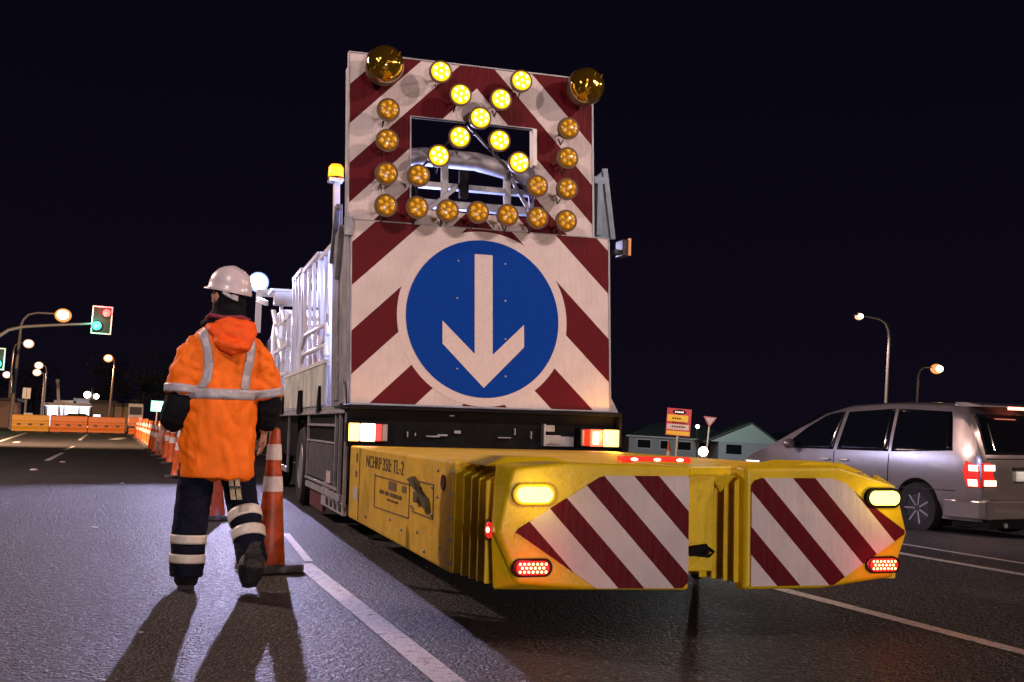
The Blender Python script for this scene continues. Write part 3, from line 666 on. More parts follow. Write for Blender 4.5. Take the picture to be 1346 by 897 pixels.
b = MB(); b.box(1.45, 3.75, 18.75, 18.95, 2.90, 3.12); b.box(1.40, 3.75, 18.7, 19.5, 3.12, 3.16); b.box(1.55, 1.6, 18.8, 18.9, 1.17, 2.9); b.box(3.6, 3.65, 18.8, 18.9, 1.17, 2.9); b.build('headboard', M['white'], truck, bevel=.008)
b = MB(); b.box(1.469, 1.478, 19.5, 20.7, 1.7, 2.4); b.build('door_window', M['black'], cab)
b = MB(); b.box(1.24, 1.42, 21.02, 21.12, 3.44, 3.60); fl = b.build('work_floodlight', M['dark'], truck, bevel=.01)
b = MB(); b.ell((1.33, 21.0, 3.52), (.185, .05, .185), 24, 12); o = b.build('halo', M['coolhalo'], fl, smooth=60)  # glowing shell shaped as the blue halo round the lens
b = MB(); b.ell((1.33, 20.97, 3.52), (.14, .05, .14), 24, 12); b.build('lens', M['cool'], o, smooth=60)
lamp('deck_fill_light', 'POINT', tw(2.3, 17.6, 2.6), 330, (.55, .6, 1), .08)  # unseen light added to brighten the cargo racks
lamp('deck_fill_light', 'POINT', tw(2.35, 10.7, 2.35), 230, (.42, .48, 1), .08)  # second added light, hidden behind the board, for the stake gates
# cargo: cones standing on the deck
cg = MB(); cg.lathe([(.17, 1.20), (.16, 1.22), (.03, 1.92), (0.001, 1.92)], (1.62, 13.1, 0), 'z', 20)
tc_ = cg.build('stacked_cone', M['rubberorange'], None, smooth=40)
tc_.location = (0, 0, 0); tc_.rotation_euler = (0, 0, -TYAW); tag(tc_, 'orange cone carried on the truck deck behind the silver side panel', 'traffic cone')
b = MB()
for k in range(7): b.ell((1.75+.16*(k % 3), 13.6+.35*k, 1.32+.05*(k % 2)), (.16, .2, .16), 10, 8)
b_ = b.build('equipment_bags', mat('blue violet cloth bag', (.06, .05, .22), .8, var=.3), None, smooth=50); b_.rotation_euler = (0, 0, -TYAW)
tag(b_, 'blue and purple equipment bags heaped on the truck deck', 'bags', kind='stuff')

# ------------------------------------------------------------------ cones
def cone(name, loc, h, r, label, group=None, bands=((.50, .64), (.74, .88)), base=.21, rot=0, cm=None, parts=True, n=20):
    root = empty(name, loc, (0, 0, rot), label=label, cat='traffic cone', group=group)
    rr = lambda t: r+(.032*h/.9-r)*t
    b = MB(); prof = [(rr(0)+.012, .035), (rr(.02), .05)]+[(rr(t), h*t) for t in (.2, .4, .6, .8, .985)]+[(rr(1)*.75, h), (.001, h)]
    b.lathe(prof, (0, 0, 0), 'z', n); c = b.build('cone_body', cm or M['rubberorange'], root, smooth=40)
    for t0, t1 in bands:
        b = MB(); b.lathe([(rr(t0)-.01, h*t0), (rr(t0)+.004, h*t0), (rr(t1)+.004, h*t1), (rr(t1)-.01, h*t1)], (0, 0, 0), 'z', n); b.build('collar', M['conewhite'], c, smooth=40)
    b = MB(); k = base*.78
    b.prism([(-base, -k, .004), (-k, -base, .004), (k, -base, .004), (base, -k, .004), (base, k, .004), (k, base, .004), (-k, base, .004), (-base, k, .004)], (0, 0, .048)); b.build('base', M['conebase'], root, bevel=.012)
    return root
BIG = mat('scuffed orange cone', (.50, .065, .010), .45, var=.3, vscale=7, dirt=(.06, .02, .012), dscale=6, dlo=.45, dhi=.7)
cone('road_cone', (.935, 7.80, 0), .95, .105, 'tall scuffed orange cone with two dirty white collars right beside the worker', 'cones beside the truck', ((.555, .66), (.775, .885)), .185, .3, BIG)
cone('road_cone', (.83, 11.9, 0), .95, .14, 'dark orange cone glimpsed between the legs of the worker', 'cones beside the truck', rot=.1, cm=BIG)
cone('road_cone', (.86, 20.5, 0), .95, .14, 'cone seen just under the left hand of the worker', 'cones beside the truck', rot=.2)
for i, y in enumerate((27, 30, 33, 36, 39, 42, 45, 48.5, 52, 55.5, 59, 63, 67, 71)):
    cone('road_cone', (.95-.012*(y-27)+random.uniform(-.05, .05), y, 0), .95, .15, 'one of the small orange cones lined up beyond the left hand of the worker', 'far line of cones', rot=random.random())
for i, y in enumerate((34, 40, 47, 54, 62, 70)):
    cone('road_cone', (1.55-.006*(y-27)+random.uniform(-.05, .05), y+1, 0), .95, .15, 'one of the small cones in the second row under the green lit board', 'second far line of cones', rot=random.random())

# ------------------------------------------------------------------ water filled barriers closing the road
def barrier(x0, x1, y, h, m, label):
    root = empty('road_barrier', ((x0+x1)/2, y, 0), label=label, cat='barrier', group='plastic barriers across the road')
    L_ = (x1-x0)/2-.015
    prof = [(-.32, .06), (-.32, .18), (-.25, .30), (-.20, .36), (-.20, h*.48), (-.15, h*.53), (-.15, h*.62), (-.17, h*.68), (-.13, h*.95), (-.10, h)]
    prof += [(-a, c) for a, c in prof[::-1]]
    b = MB(); b.prism([(-L_, a, c) for a, c in prof], (2*L_, 0, 0)); bo = b.build('shell', m, root, bevel=.02)
    b = MB()
    for q in (-.6, .0, .6): b.box(q*L_*1.0-.12, q*L_+.12, -.215, -.19, h*.40, h*.50)
    b.each('recess', M['dark'], bo)
    b = MB()
    for q in (-.6, .6): b.box(q*L_-.2, q*L_+.2, -.26, .26, 0.0, .07)
    b.each('foot', M['dark'], root)
    return root
MO = mat('orange barrier plastic', (.72, .19, .025), .5, var=.2, vscale=3, dirt=(.35, .12, .04), dscale=3, dlo=.5, dhi=.8)
MY = mat('yellow barrier plastic', (.72, .36, .02), .5, var=.2, vscale=3, dirt=(.4, .2, .03), dscale=3, dlo=.5, dhi=.8)
barrier(-7.15, -4.88, 80, 1.12, MY, 'yellow plastic barrier at the left end of the row across the road')
barrier(-4.86, -2.56, 80, 1.12, MO, 'orange plastic barrier in the middle of the row across the road')
barrier(-2.54, -.22, 80, 1.10, MO, 'orange plastic barrier at the right end of the long row across the road')
barrier(-.02, .60, 76, 1.12, MO, 'short orange barrier end standing right of the gap in the row')
for i, y in enumerate((73, 70.5, 68)):
    r_ = barrier(-.6, .6, y, 1.05, MO, ['turned orange barrier nearest the cross row', 'middle one of the turned orange barriers', 'turned orange barrier nearest the camera'][i]); r_.rotation_euler = (0, 0, PI/2-.05); r_.location = (.95, y, 0)
    r_['group'] = 'turned barriers leading away'

# ------------------------------------------------------------------ lamps, signals and signs
LEAN = .045
def halo(parent, c, r=.32, m=None, ax=None):  # oversized glowing shell stands in for the halo round the bulb
    m = m or M['warmlens']; c = Vector(c)
    b = MB(); b.ell(c, (r*1.0, r, r*.86), 24, 14); o = b.build('halo', M['warmhalo'] if m == M['warmlens'] else M['palehalo'], parent, smooth=60)
    b = MB(); b.ell(c+Vector((0, -r*.75, 0)), (r*.68, r*.5, r*.58), 20, 12); b.build('bulb', m, o, smooth=60); return o
def street_lamp(x, y, h, arm, label, m='warmlens', r=.3, watts=0, col=SODIUM, lean_=LEAN, rad=.1, drop=0, group='street lamps'):
    """pole with a curved outreach arm; arm is the signed reach along x"""
    z = zg(x)-.1; root = empty('street_lamp', (x, y, z), (0, lean_, 0), label=label, cat='street lamp', group=group)
    s = 1 if arm > 0 else -1; a = abs(arm)
    pts = [(0, 0, 0), (0, 0, h*.45), (0, 0, h-1.2-drop), (s*a*.04, 0, h-.75-drop*.6), (s*a*.16, 0, h-.3-drop*.3), (s*a*.4, 0, h-.08), (s*a, 0, h)]
    b = MB(); b.tube(pts, [rad*1.3, rad, rad*.8, rad*.75, rad*.68, rad*.6, rad*.55], 10); b.build('pole', M['pole'], root, smooth=50)
    b = MB(); b.rings([[(s*(a-.12)+i, j, h+k) for i, j, k in ((0, -.08, -.05), (0, .08, -.05), (0, .08, .06), (0, -.08, .06))], [(s*(a+.25)+i, j, h+k) for i, j, k in ((0, -.19, -.05), (0, .19, -.05), (0, .15, .12), (0, -.15, .12))], [(s*(a+.75)+i, j, h+k) for i, j, k in ((0, -.13, -.05), (0, .13, -.05), (0, .08, .05), (0, -.08, .05))]])
    b.build('luminaire', M['dark'], root)
    halo(root, (s*(a+.33), 0, h-.09), r, M[m])
    if watts:
        l = lamp('luminaire_light', 'SPOT', (s*(a+.33), 0, h-.45), watts, col, .2, aim=(s*(a+.33), 0, 0), spot=150); l.parent = root
    return root
street_lamp(-8.60, 95, 9.25, 2.6, 'tall street lamp crossing behind the traffic signal arm, brightest glow on the left', r=.62, watts=9000, rad=.13)
street_lamp(-11.2, 120, 8.3, 1.0, 'street lamp whose glow sits right of the tallest pole at the left', r=.5, m='paleLens', watts=5000, lean_=.03)
street_lamp(-9.35, 140, 7.0, -.55, 'higher of the two street lamp glows side by side left of the white board', r=.48, m='paleLens', watts=4000, lean_=.03)
street_lamp(-9.75, 143, 6.3, -.50, 'lower of the two street lamp glows side by side left of the white board', r=.48, m='paleLens', lean_=.03)
street_lamp(-13.7, 150, 6.15, -.35, 'street lamp at the far left edge below the green signal', r=.48, m='paleLens', watts=4000, lean_=.02)
street_lamp(-1.78, 110, 6.65, -.25, 'street lamp with a golden glow standing alone beyond the orange barriers', r=.42, watts=6000, lean_=.045)
street_lamp(-.6, 30, 9.0, 2, 'x') if False else None
lamp('road_fill_light', 'SPOT', (-8.5, 44, 9.0), 42000, (1, .58, .34), .25, aim=(-6, 56, 0), spot=158)  # added spot brightening the far road and barriers, no lamp stands here
# twin low floodlights on a mast above the shop roofs
root = empty('flood_mast', (-3.86, 130, 0), label='short mast with two white floodlights above the shop roofs', cat='light mast')
b = MB(); b.tube([(0, 0, 0), (0, 0, 4.3)], .13, 8); b.build('pole', M['dark'], root)
b = MB(); b.ell((-.5, 0, 3.5), .36, 12, 8); b.build('lens', M['paleLens'], root, smooth=60); b = MB(); b.ell((.42, 0, 3.35), .28, 12, 8); b.build('lens', M['paleLens'], root, smooth=60)
root = empty('leaning_pylon', (-6.9, 130, 0), (0, -.10, 0), label='pale leaning pylon standing over the lit forecourt roof', cat='pylon')
b = MB(); b.box(-.14, .16, -.1, .1, 0, 4.9); b.build('mast', M['white'], root); b = MB(); b.ell((.0, 0, 4.9), (.22, .15, .2), 10, 8); b.build('cap', M['white'], root)
# traffic signals
def signal_head(root, x, z, w, h, lens, back=True, s=1):
    b = MB(); t = .05*s
    b.box(x-w/2, x+w/2, -.02, .02, z-h/2, z+h/2); bb = b.build('target_board', mat('grey target board', (.025, .025, .025), .6), root, bevel=.01)
    b = MB(); o, i = w/2, w/2-t
    for (x0, x1, z0, z1) in ((x-o, x-i, z-h/2, z+h/2), (x+i, x+o, z-h/2, z+h/2), (x-i, x+i, z+h/2-t, z+h/2), (x-i, x+i, z-h/2, z-h/2+t)): b.box(x0, x1, -.045, -.021, z0, z1)
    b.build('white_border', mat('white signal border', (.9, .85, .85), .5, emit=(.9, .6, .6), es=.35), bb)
    for (lx, lz, lr, m) in lens:
        b = MB(); b.tube([(x+lx, .0, z+lz), (x+lx, -.16, z+lz)], lr*1.15, 18); hh_ = b.build('visor', M['black'], root, smooth=40)
        b = MB(); b.ell((x+lx, -.17, z+lz), (lr, .06, lr), 18, 10); b.build('lens', m, hh_, smooth=60)
GRN = mat('green signal lens', (.1, 1, .7), .3, emit=(.04, 1, .55), es=3); RDS = mat('red signal lens', (1, .1, .1), .3, emit=(1, .06, .05), es=5)
GRNH = mat('green glow diffuser', (.2, .9, .6), .4, emit=(.55, 1, .85), es=9)
root = empty('signal_mast', (-9.35, 84, 0), (0, .03, 0), label='curved traffic signal arm with a red and green head over the road', cat='traffic signal')
b = MB(); b.tube([(0, 0, 0), (0.05, 0, 4.6), (.15, 0, 5.6), (.5, 0, 6.35), (1.1, 0, 6.85), (2.0, 0, 7.15), (3.6, 0, 7.38), (6.3, 0, 7.72)], [.17, .15, .14, .13, .12, .11, .10, .08], 12); b.build('mast_arm', M['pole'], root, smooth=50)
signal_head(root, 6.98, 8.02, 1.34, 1.95, [(.28, .52, .27, RDS), (-.30, -.42, .30, GRN)], s=1.7)
signal_head(root, .55, 4.85, 1.0, 1.5, [(.05, -.35, .27, GRN)], s=1.7)
lamp('green_signal_light', 'POINT', (-2.55, 83.3, 7.55), 90, (.02, 1, .6), .1); lamp('red_signal_light', 'POINT', (-1.95, 83.3, 8.55), 90, (1, .02, .06), .1); lamp('green_signal_light', 'POINT', (-8.6, 83.3, 4.5), 60, (.02, 1, .6), .1)
# small signs at the left
def board_sign(name, x, y, z0, w, h, post, m, label, cat='sign', lean_=.03, zb=0):
    root = empty(name, (x, y, zb), (0, lean_, 0), label=label, cat=cat)
    b = MB(); b.tube([(0, .04, 0), (0, .04, z0+h)], post, 8); b.build('post', M['pole'], root)
    b = MB(); b.box(-w/2, w/2, -.02, .02, z0, z0+h); b.build('board', m, root, bevel=.01); return root
r_ = board_sign('blank_sign', -6.6, 82, 2.18, .50, .72, .07, M['white'], 'small blank white board on a post left of the barriers')
b = MB(); b.box(-.05, .5, -.1, .1, .35, 1.25); b.build('controller_box', M['white'], r_, bevel=.03)
g = board_sign('lit_board', 1.27, 60, 1.42, .62, .52, .04, mat('green lit board', (.1, .9, .5), .5, emit=(.30, 1, .55), es=2.6), 'small glowing green and white message board beyond the cone line')
b = MB(); b.box(-.17, .17, -.03, -.022, 1.52, 1.84); b.build('display', mat('pale lit display', (1, 1, 1), .5, emit=(.85, 1, .9), es=4), g)
board_sign('delineator_board', 1.62, 56, .95, .2, .55, .03, mat('lime board', (.5, .7, .1), .5), 'narrow lime green board beside the glowing message board')
# shops and forecourt beyond the barriers
def shop(name, x0, x1, y, d, h, wallm, roofm, label, wins=(), winm=None, over=.3):
    root = empty(name, ((x0+x1)/2, y, 0), label=label, cat='building', group='buildings beyond the barriers'); w = (x1-x0)/2
    b = MB(); b.box(-w, w, 0, d, -.2, h); wl = b.build('wall', wallm, root, bevel=.02)
    b = MB(); b.box(-w-over, w+over, -over, d+over, h+.003, h+.28); b.build('roof', roofm, root, bevel=.03)
    for a, c, z0, z1 in wins:
        b = MB(); b.box(a-.06, c+.06, -.05, -.003, z0-.06, z1+.06); f_ = b.build('window', M['dark'], root)
        b = MB(); b.box(a, c, -.07, -.052, z0, z1); b.build('pane', winm or M['black'], f_)
    return root
CB = mat('beige block wall', (.30, .25, .22), .8, var=.15); CG = mat('grey render wall', (.22, .2, .19), .8, var=.15)
LITW = mat('lit shop interior', (.8, .85, 1), .5, emit=(.72, .80, 1.0), es=2.0); LITS = mat('lit canopy underside', (.9, .9, 1), .5, emit=(.8, .86, 1), es=3.0)
fo = empty('service_forecourt', (-6.2, 131, 0), label='brightly lit service forecourt with a flat pale canopy behind the barriers', cat='service station')
b = MB(); b.box(-2.5, 2.6, -1.5, 4.5, 2.25, 2.55); b.box(-1.5, .4, 0, 3, 2.55, 2.85); cpy = b.build('canopy', M['white'], fo, bevel=.02)
b = MB(); b.box(-2.3, 2.4, -1.3, 4.3, 2.235, 2.247); b.build('ceiling_light', LITS, cpy)
for x in (-2.1, -.4, 1.1, 2.2):
    b = MB(); b.box(x-.1, x+.1, -.9, -.7, 0, 2.24); b.build('column', M['white'], fo)
b = MB(); b.box(-2.4, 2.4, 4.6, 8, 0, 2.2); sh_ = b.build('wall', LITW, fo)
b = MB()
for x in (-1.9, -.9, .3, 1.4): b.box(x, x+.55, 4.55, 4.595, .3, 1.3)
b.each('counter', M['dark'], sh_)
def car_far(x, y, m, label, rot=0):
    root = empty('parked_car', (x, y, 0), (0, 0, rot), label=label, cat='car')
    prof = [(-2.1, .3), (-2.15, .75), (-1.95, .95), (-1.35, 1.02), (-.8, 1.42), (.75, 1.44), (1.5, 1.0), (2.1, .85), (2.15, .35)]
    b = MB(); b.rings([[(a, s_*.82*(1 if c < 1.1 else .8), c) for a, c in prof] for s_ in (-1, 1)]); bo = b.build('body', m, root, bevel=.05, seg=3)
    for s_ in (-1, 1):
        b = MB(); b.prism([(-1.15, s_*.80, 1.06), (-.75, s_*.70, 1.36), (.68, s_*.70, 1.37), (1.25, s_*.80, 1.05)], (0, s_*.04, 0)); b.build('window', M['black'], bo)
    for a in (-1.35, 1.35):
        for s_ in (-.78, .78):
            b = MB(); b.lathe([(.001, -.1), (.32, -.1), (.32, .1), (.001, .1)], (a, s_, .32), '-y', 16); b.build('wheel', M['rubber'], root)
    return root
car_far(-5.0, 124, M['dark'], 'dark car parked in front of the lit forecourt')
shop('grey_shop', -3.7, -1.55, 126, 8, 2.62, CG, M['dark'], 'grey flat roofed shop right of the twin floodlights', ((-.9, -.2, .6, 1.4),), LITW)
shop('low_shop', -5.75, -3.85, 138, 8, 2.95, CB, CB, 'low flat roofed block behind the twin floodlight mast')
shop('beige_shop', -1.4, .1, 120, 8, 2.3, CB, M['dark'], 'plain beige block right of the lone golden street lamp')
shop('dim_house', -12.6, -9.9, 112, 7, 2.35, mat('pinkish wall', (.33, .24, .23), .8), M['dark'], 'dim pinkish house at the far left edge', ((-.6, .1, .9, 1.4),))
tk = empty('parked_lorry', (.45, 92, 0), label='pale lorry standing at the end of the cone line', cat='lorry')
b = MB(); b.box(-.55, .55, 0, 4, .5, 2.2); b.build('body', M['white'], tk, bevel=.05)
b = MB(); b.box(-.45, .45, -.03, -.003, 1.35, 1.95); b.build('rear_window', M['dark'], tk); b = MB(); b.ell((0, .6, 2.4), (.42, .4, .22), 12, 8); b.build('roof_beacon', M['dark'], tk)
b = MB(); b.box(-.5, -.2, -.05, -.003, .8, 1.1); b.box(.2, .5, -.05, -.003, .8, 1.1); b.each('tail_lamp', M['redglow'], tk)
for a in (-.45, .45):
    b = MB(); b.lathe([(.001, -.12), (.4, -.12), (.4, .12), (.001, .12)], (a, .8, .4), 'x', 16); b.build('wheel', M['rubber'], tk)

# dark trees behind
leafm = mat('night foliage', (.05, .06, .035), .8, var=.4, vscale=1.5)
barkm = mat('tree bark', (.08, .06, .05), .9)
def tree(x, y, h, w, label, n=1500, z0=0):
    root = empty('tree', (x, y, z0), label=label, cat='tree', group='dark trees in the distance')
    b = MB(); b.tube([(0, 0, -.3), (.1, 0, h*.3), (-.05, .1, h*.6), (.1, 0, h*.85)], [.28, .2, .12, .04], 8)
    for k in range(7):
        a = random.uniform(0, 2*PI); q = h*random.uniform(.3, .6); b.tube([(0, 0, q), (w*.3*math.cos(a), w*.3*math.sin(a), q+h*.15), (w*.45*math.cos(a), w*.45*math.sin(a), q+h*.22)], [.09, .05, .02], 6)
    b.build('trunk', barkm, root, smooth=50)
    cl = [(random.gauss(0, w*.22), random.gauss(0, w*.22), h*random.uniform(.4, .92), w*random.uniform(.12, .24)) for _ in range(16)]
    b = MB()
    for _ in range(n):
        c = random.choice(cl); d = Vector((random.gauss(0, 1), random.gauss(0, 1), random.gauss(0, .8))); d.normalize()
        p = Vector(c[:3])+d*c[3]*random.uniform(.5, 1.15); s_ = random.uniform(.10, .22)
        e1 = Vector((random.gauss(0, 1), random.gauss(0, 1), random.gauss(0, 1))).normalized(); e2 = e1.cross(Vector((.3, .5, .8))).normalized()
        b.add([p-e1*s_, p+e2*s_*.6, p+e1*s_, p-e2*s_*.6], [(0, 1, 2, 3)])
    b.build('crown', leafm, root)
for i, (x, y, h, w, l) in enumerate(((1.5, 150, 9.5, 9, 'dark tree just left of the worker behind the cones'), (6.5, 158, 10.5, 9, 'dark tree hidden mostly behind the worker'), (-2.8, 165, 9, 8, 'dark tree behind the lone golden street lamp'), (-13, 175, 8, 9, 'dark tree behind the shops at the left'), (-21, 180, 9, 10, 'dark tree at the far left edge'))):
    tree(x, y, h, w, l)

# ------------------------------------------------------------------ right-hand background
def gp(px, py, D): p = at(px, py, D); return p
def slr(pxbase, D, toppx, toppy, label, arm, r, m, h=None, lean_=.05, watts=0, col=NIGHTW):
    t = at(toppx, toppy, D); z = zg(t.x)-.1
    H_ = (t.z-z)/math.cos(lean_); x = t.x-arm-(1 if arm > 0 else -1)*.33-math.sin(lean_)*H_
    return street_lamp(x, t.y, H_+.1, arm, label, m, r, watts, col, lean_, .12, group='street lamps on the right')
slr(0, 72, 1129, 418, 'street lamp with a pale lit head curving left above the silver van', -2.0, .26, 'paleLens', watts=1500, lean_=.055)
slr(0, 108, 1231, 485, 'golden street lamp on a short arm just right of the taller one above the van', 1.7, .55, 'warmlens', watts=3000, col=SODIUM, lean_=.05)
p = at(888, 600, 72); zb = zg(p.x)
sg = empty('roadside_sign', (p.x, p.y, zb), (0, .06, -.35), label='red and yellow advertising board on a white post beyond the cushion', cat='sign')
topz = at(888, 537, 72).z-zb; botz = at(888, 573, 72).z-zb; hw = .77
b = MB(); b.tube([(0, .06, 0), (0, .06, topz-.1)], .08, 10); b.build('post', M['white'], sg)
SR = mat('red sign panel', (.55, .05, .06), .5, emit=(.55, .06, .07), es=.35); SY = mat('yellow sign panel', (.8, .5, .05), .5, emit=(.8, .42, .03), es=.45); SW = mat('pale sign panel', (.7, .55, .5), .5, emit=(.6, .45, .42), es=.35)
b = MB(); b.box(-hw, hw, -.04, .04, botz, topz); bo = b.build('board', SR, sg, bevel=.01)
hh = topz-botz
for nm, a, c, z0, z1, m in (('yellow_band', -.95, .75, .52, .76, SY), ('pale_band', -.95, .85, .22, .42, SW), ('yellow_band', -.95, .95, .03, .17, SY)):
    b = MB(); b.box(a*hw, c*hw, -.055, -.042, botz+z0*hh, botz+z1*hh); b.build(nm, m, bo)
b = MB(); b.prism([(.55*hw*math.cos(2*PI*i/24), -.042, botz+.87*hh+.09*hh*math.sin(2*PI*i/24)) for i in range(24)], (0, -.015, 0)); pl_ = b.build('name_plate', M['black'], bo)
b = MB()
for k in range(5): b.box(-.36*hw+k*.15*hw, -.25*hw+k*.15*hw, -.064, -.058, botz+.84*hh, botz+.90*hh)
b.each('letter', mat('lit lettering', (.9, .8, .8), .5, emit=(1, .85, .8), es=.8), pl_)
b = MB()
for k, (z0, n_) in enumerate(((.60, 4), (.45, 6), (.30, 6))):
    for j in range(n_): b.box(-.55*hw+j*.19*hw, -.41*hw+j*.19*hw, -.062, -.056, botz+z0*hh, botz+(z0+.06)*hh)
b.each('letter', mat('maroon lettering', (.18, .02, .03), .6), bo)
p = at(927, 600, 70); zb = zg(p.x)
gw = empty('give_way_sign', (p.x, p.y, zb), (0, .09, -.35), label='triangular give way sign seen from a distance left of the gabled house', cat='sign')
z1 = at(927, 547.5, 70).z-zb; z0 = at(926, 562, 70).z-zb
b = MB(); b.tube([(0, .05, 0), (0, .05, z1-.1)], .05, 8); b.build('post', M['white'], gw)
b = MB(); b.prism([(-.42, 0, z1), (.42, 0, z1), (0, 0, z0)], (0, -.02, 0)); tr_ = b.build('triangle', mat('red sign border', (.5, .12, .16), .5), gw)
b = MB(); b.prism([(-.29, -.021, z1-.08), (.29, -.021, z1-.08), (0, -.021, z0+.17)], (0, -.006, 0)); b.build('sign_face', mat('pale sign face', (.6, .5, .55), .5), tr_)
p = at(924, 594, 62); fl2 = empty('floodlight', (p.x, p.y, zg(p.x)), label='low white floodlight blazing at the foot of the give way sign', cat='floodlight')
b = MB(); b.tube([(0, .1, 0), (0, .1, p.z-zg(p.x))], .04, 8); b.build('stand', M['dark'], fl2)
b = MB(); b.ell((0, 0, p.z-zg(p.x)), (.30, .12, .27), 20, 12); o = b.build('halo', M['palehalo'], fl2, smooth=60); b = MB(); b.ell((0, -.1, p.z-zg(p.x)), (.20, .08, .17), 20, 12); b.build('lens', M['cool'], o, smooth=60)  # outer shell glows as the halo round this lens
l = lamp('floodlight_light', 'POINT', (0, -.5, p.z-zg(p.x)+.1), 1800, (1, .95, .9), .15); l.parent = fl2
p = at(917, 561, 76); wl = empty('wall_lamp', (p.x, p.y, zg(p.x)), label='small white lamp left of the give way sign', cat='lamp')
b = MB(); b.tube([(0, .1, 0), (0, .1, p.z-zg(p.x))], .04, 8); b.build('post', M['dark'], wl); b = MB(); b.ell((0, 0, p.z-zg(p.x)), .13, 12, 8); b.build('lens', M['paleLens'], wl, smooth=60)
p = at(879, 598, 66); cone('road_cone', (p.x, p.y, zg(p.x)), 1.4, .2, 'small cone standing below the red and yellow advertising board', bands=((.2, .6),))
# houses
HW_ = mat('pale weatherboard', (.42, .44, .48), .8, var=.08); HR_ = mat('dark green roof', (.06, .085, .085), .7, var=.2); GBL = mat('mint gable', (.46, .58, .55), .8)
def house(px0, px1, D, base_drop, label, gable=None):
    a, c = at(px0, 595, D), at(px1, 595, D); cx_, cy_ = (a+c).xy/2; L_ = (c-a).xy.length; z = zg(cx_)
    root = empty('house', (cx_, cy_, z), (0, .03, math.atan2((c-a).y, (c-a).x)), label=label, cat='house', group='houses across the road'); w = L_/2
    b = MB(); b.box(-w, w, 0, 9, 0, 2.5); wl = b.build('wall', HW_, root)
    b = MB(); b.add([(-w-.5, -.5, 2.5), (w+.5, -.5, 2.5), (w+.5, 9.5, 2.5), (-w-.5, 9.5, 2.5), (-w+4.0, 4.5, 4.6), (w-4, 4.5, 4.6)], [(0, 1, 5, 4), (1, 2, 5), (2, 3, 4, 5), (3, 0, 4), (0, 3, 2, 1)]); rf = b.build('roof', HR_, root)
    b = MB(); b.box(-w-.5, w+.5, -.56, -.50, 2.42, 2.6); b.build('gutter', M['white'], rf)
    for q, ww in ((-.72, .9), (-.35, .5), (.0, 1.1), (.4, .8)):
        x = q*w
        b = MB(); b.box(x-ww-.1, x+ww+.1, -.06, -.003, .85, 2.15); f_ = b.build('window', M['white'], root)
        b = MB(); b.box(x-ww, x+ww, -.08, -.062, .95, 2.05); b.build('pane', M['black'], f_)
    return root, w
h1, w1 = house(826, 968, 158, 0, 'long low house with a dark roof behind the advertising board')
zr = zg(0)
a = at(962, 590, 150); gh = empty('house', (a.x, a.y, zg(a.x)), (0, .03, -.35), label='house with a pale mint gable at the nose of the van', cat='house', group='houses across the road')
b = MB(); b.box(-1.8, 6.5, 0, 10, 0, 2.4); b.build('wall', HW_, gh)
b = MB(); b.prism([(-3.6, -.1, 2.3), (6.4, -.1, 2.3), (2.3, -.1, 4.9)], (0, .2, 0)); b.build('gable', GBL, gh)
b = MB(); b.hexa([(-4.0, -.5, 2.2), (-4.0, 10.5, 2.2), (-3.8, 10.5, 2.05), (-3.8, -.5, 2.05), (2.3, -.5, 5.1), (2.3, 10.5, 5.1), (2.3, 10.5, 4.9), (2.3, -.5, 4.9)]); b.hexa([(6.8, -.5, 2.2), (6.8, 10.5, 2.2), (6.6, 10.5, 2.05), (6.6, -.5, 2.05), (2.31, -.5, 5.1), (2.31, 10.5, 5.1), (2.31, 10.5, 4.9), (2.31, -.5, 4.9)]); b.each('roof', HR_, gh)
b = MB(); b.box(-.8, 1.2, -.08, -.003, .8, 2.0); b.build('window', M['black'], gh)
h2, w2 = house(1000, 1110, 170, 0, 'house mostly hidden behind the silver van')
lamp('house_fill_light', 'POINT', tuple(at(925, 520, 135)), 3800, (.8, .95, 1), .3)  # added light brightening the houses, no lamp stands here
lamp('van_fill_light', 'POINT', (19, 4, 8.5), 3800, NIGHTW, .2)  # added warm light from the far side, unseen, mainly for the van

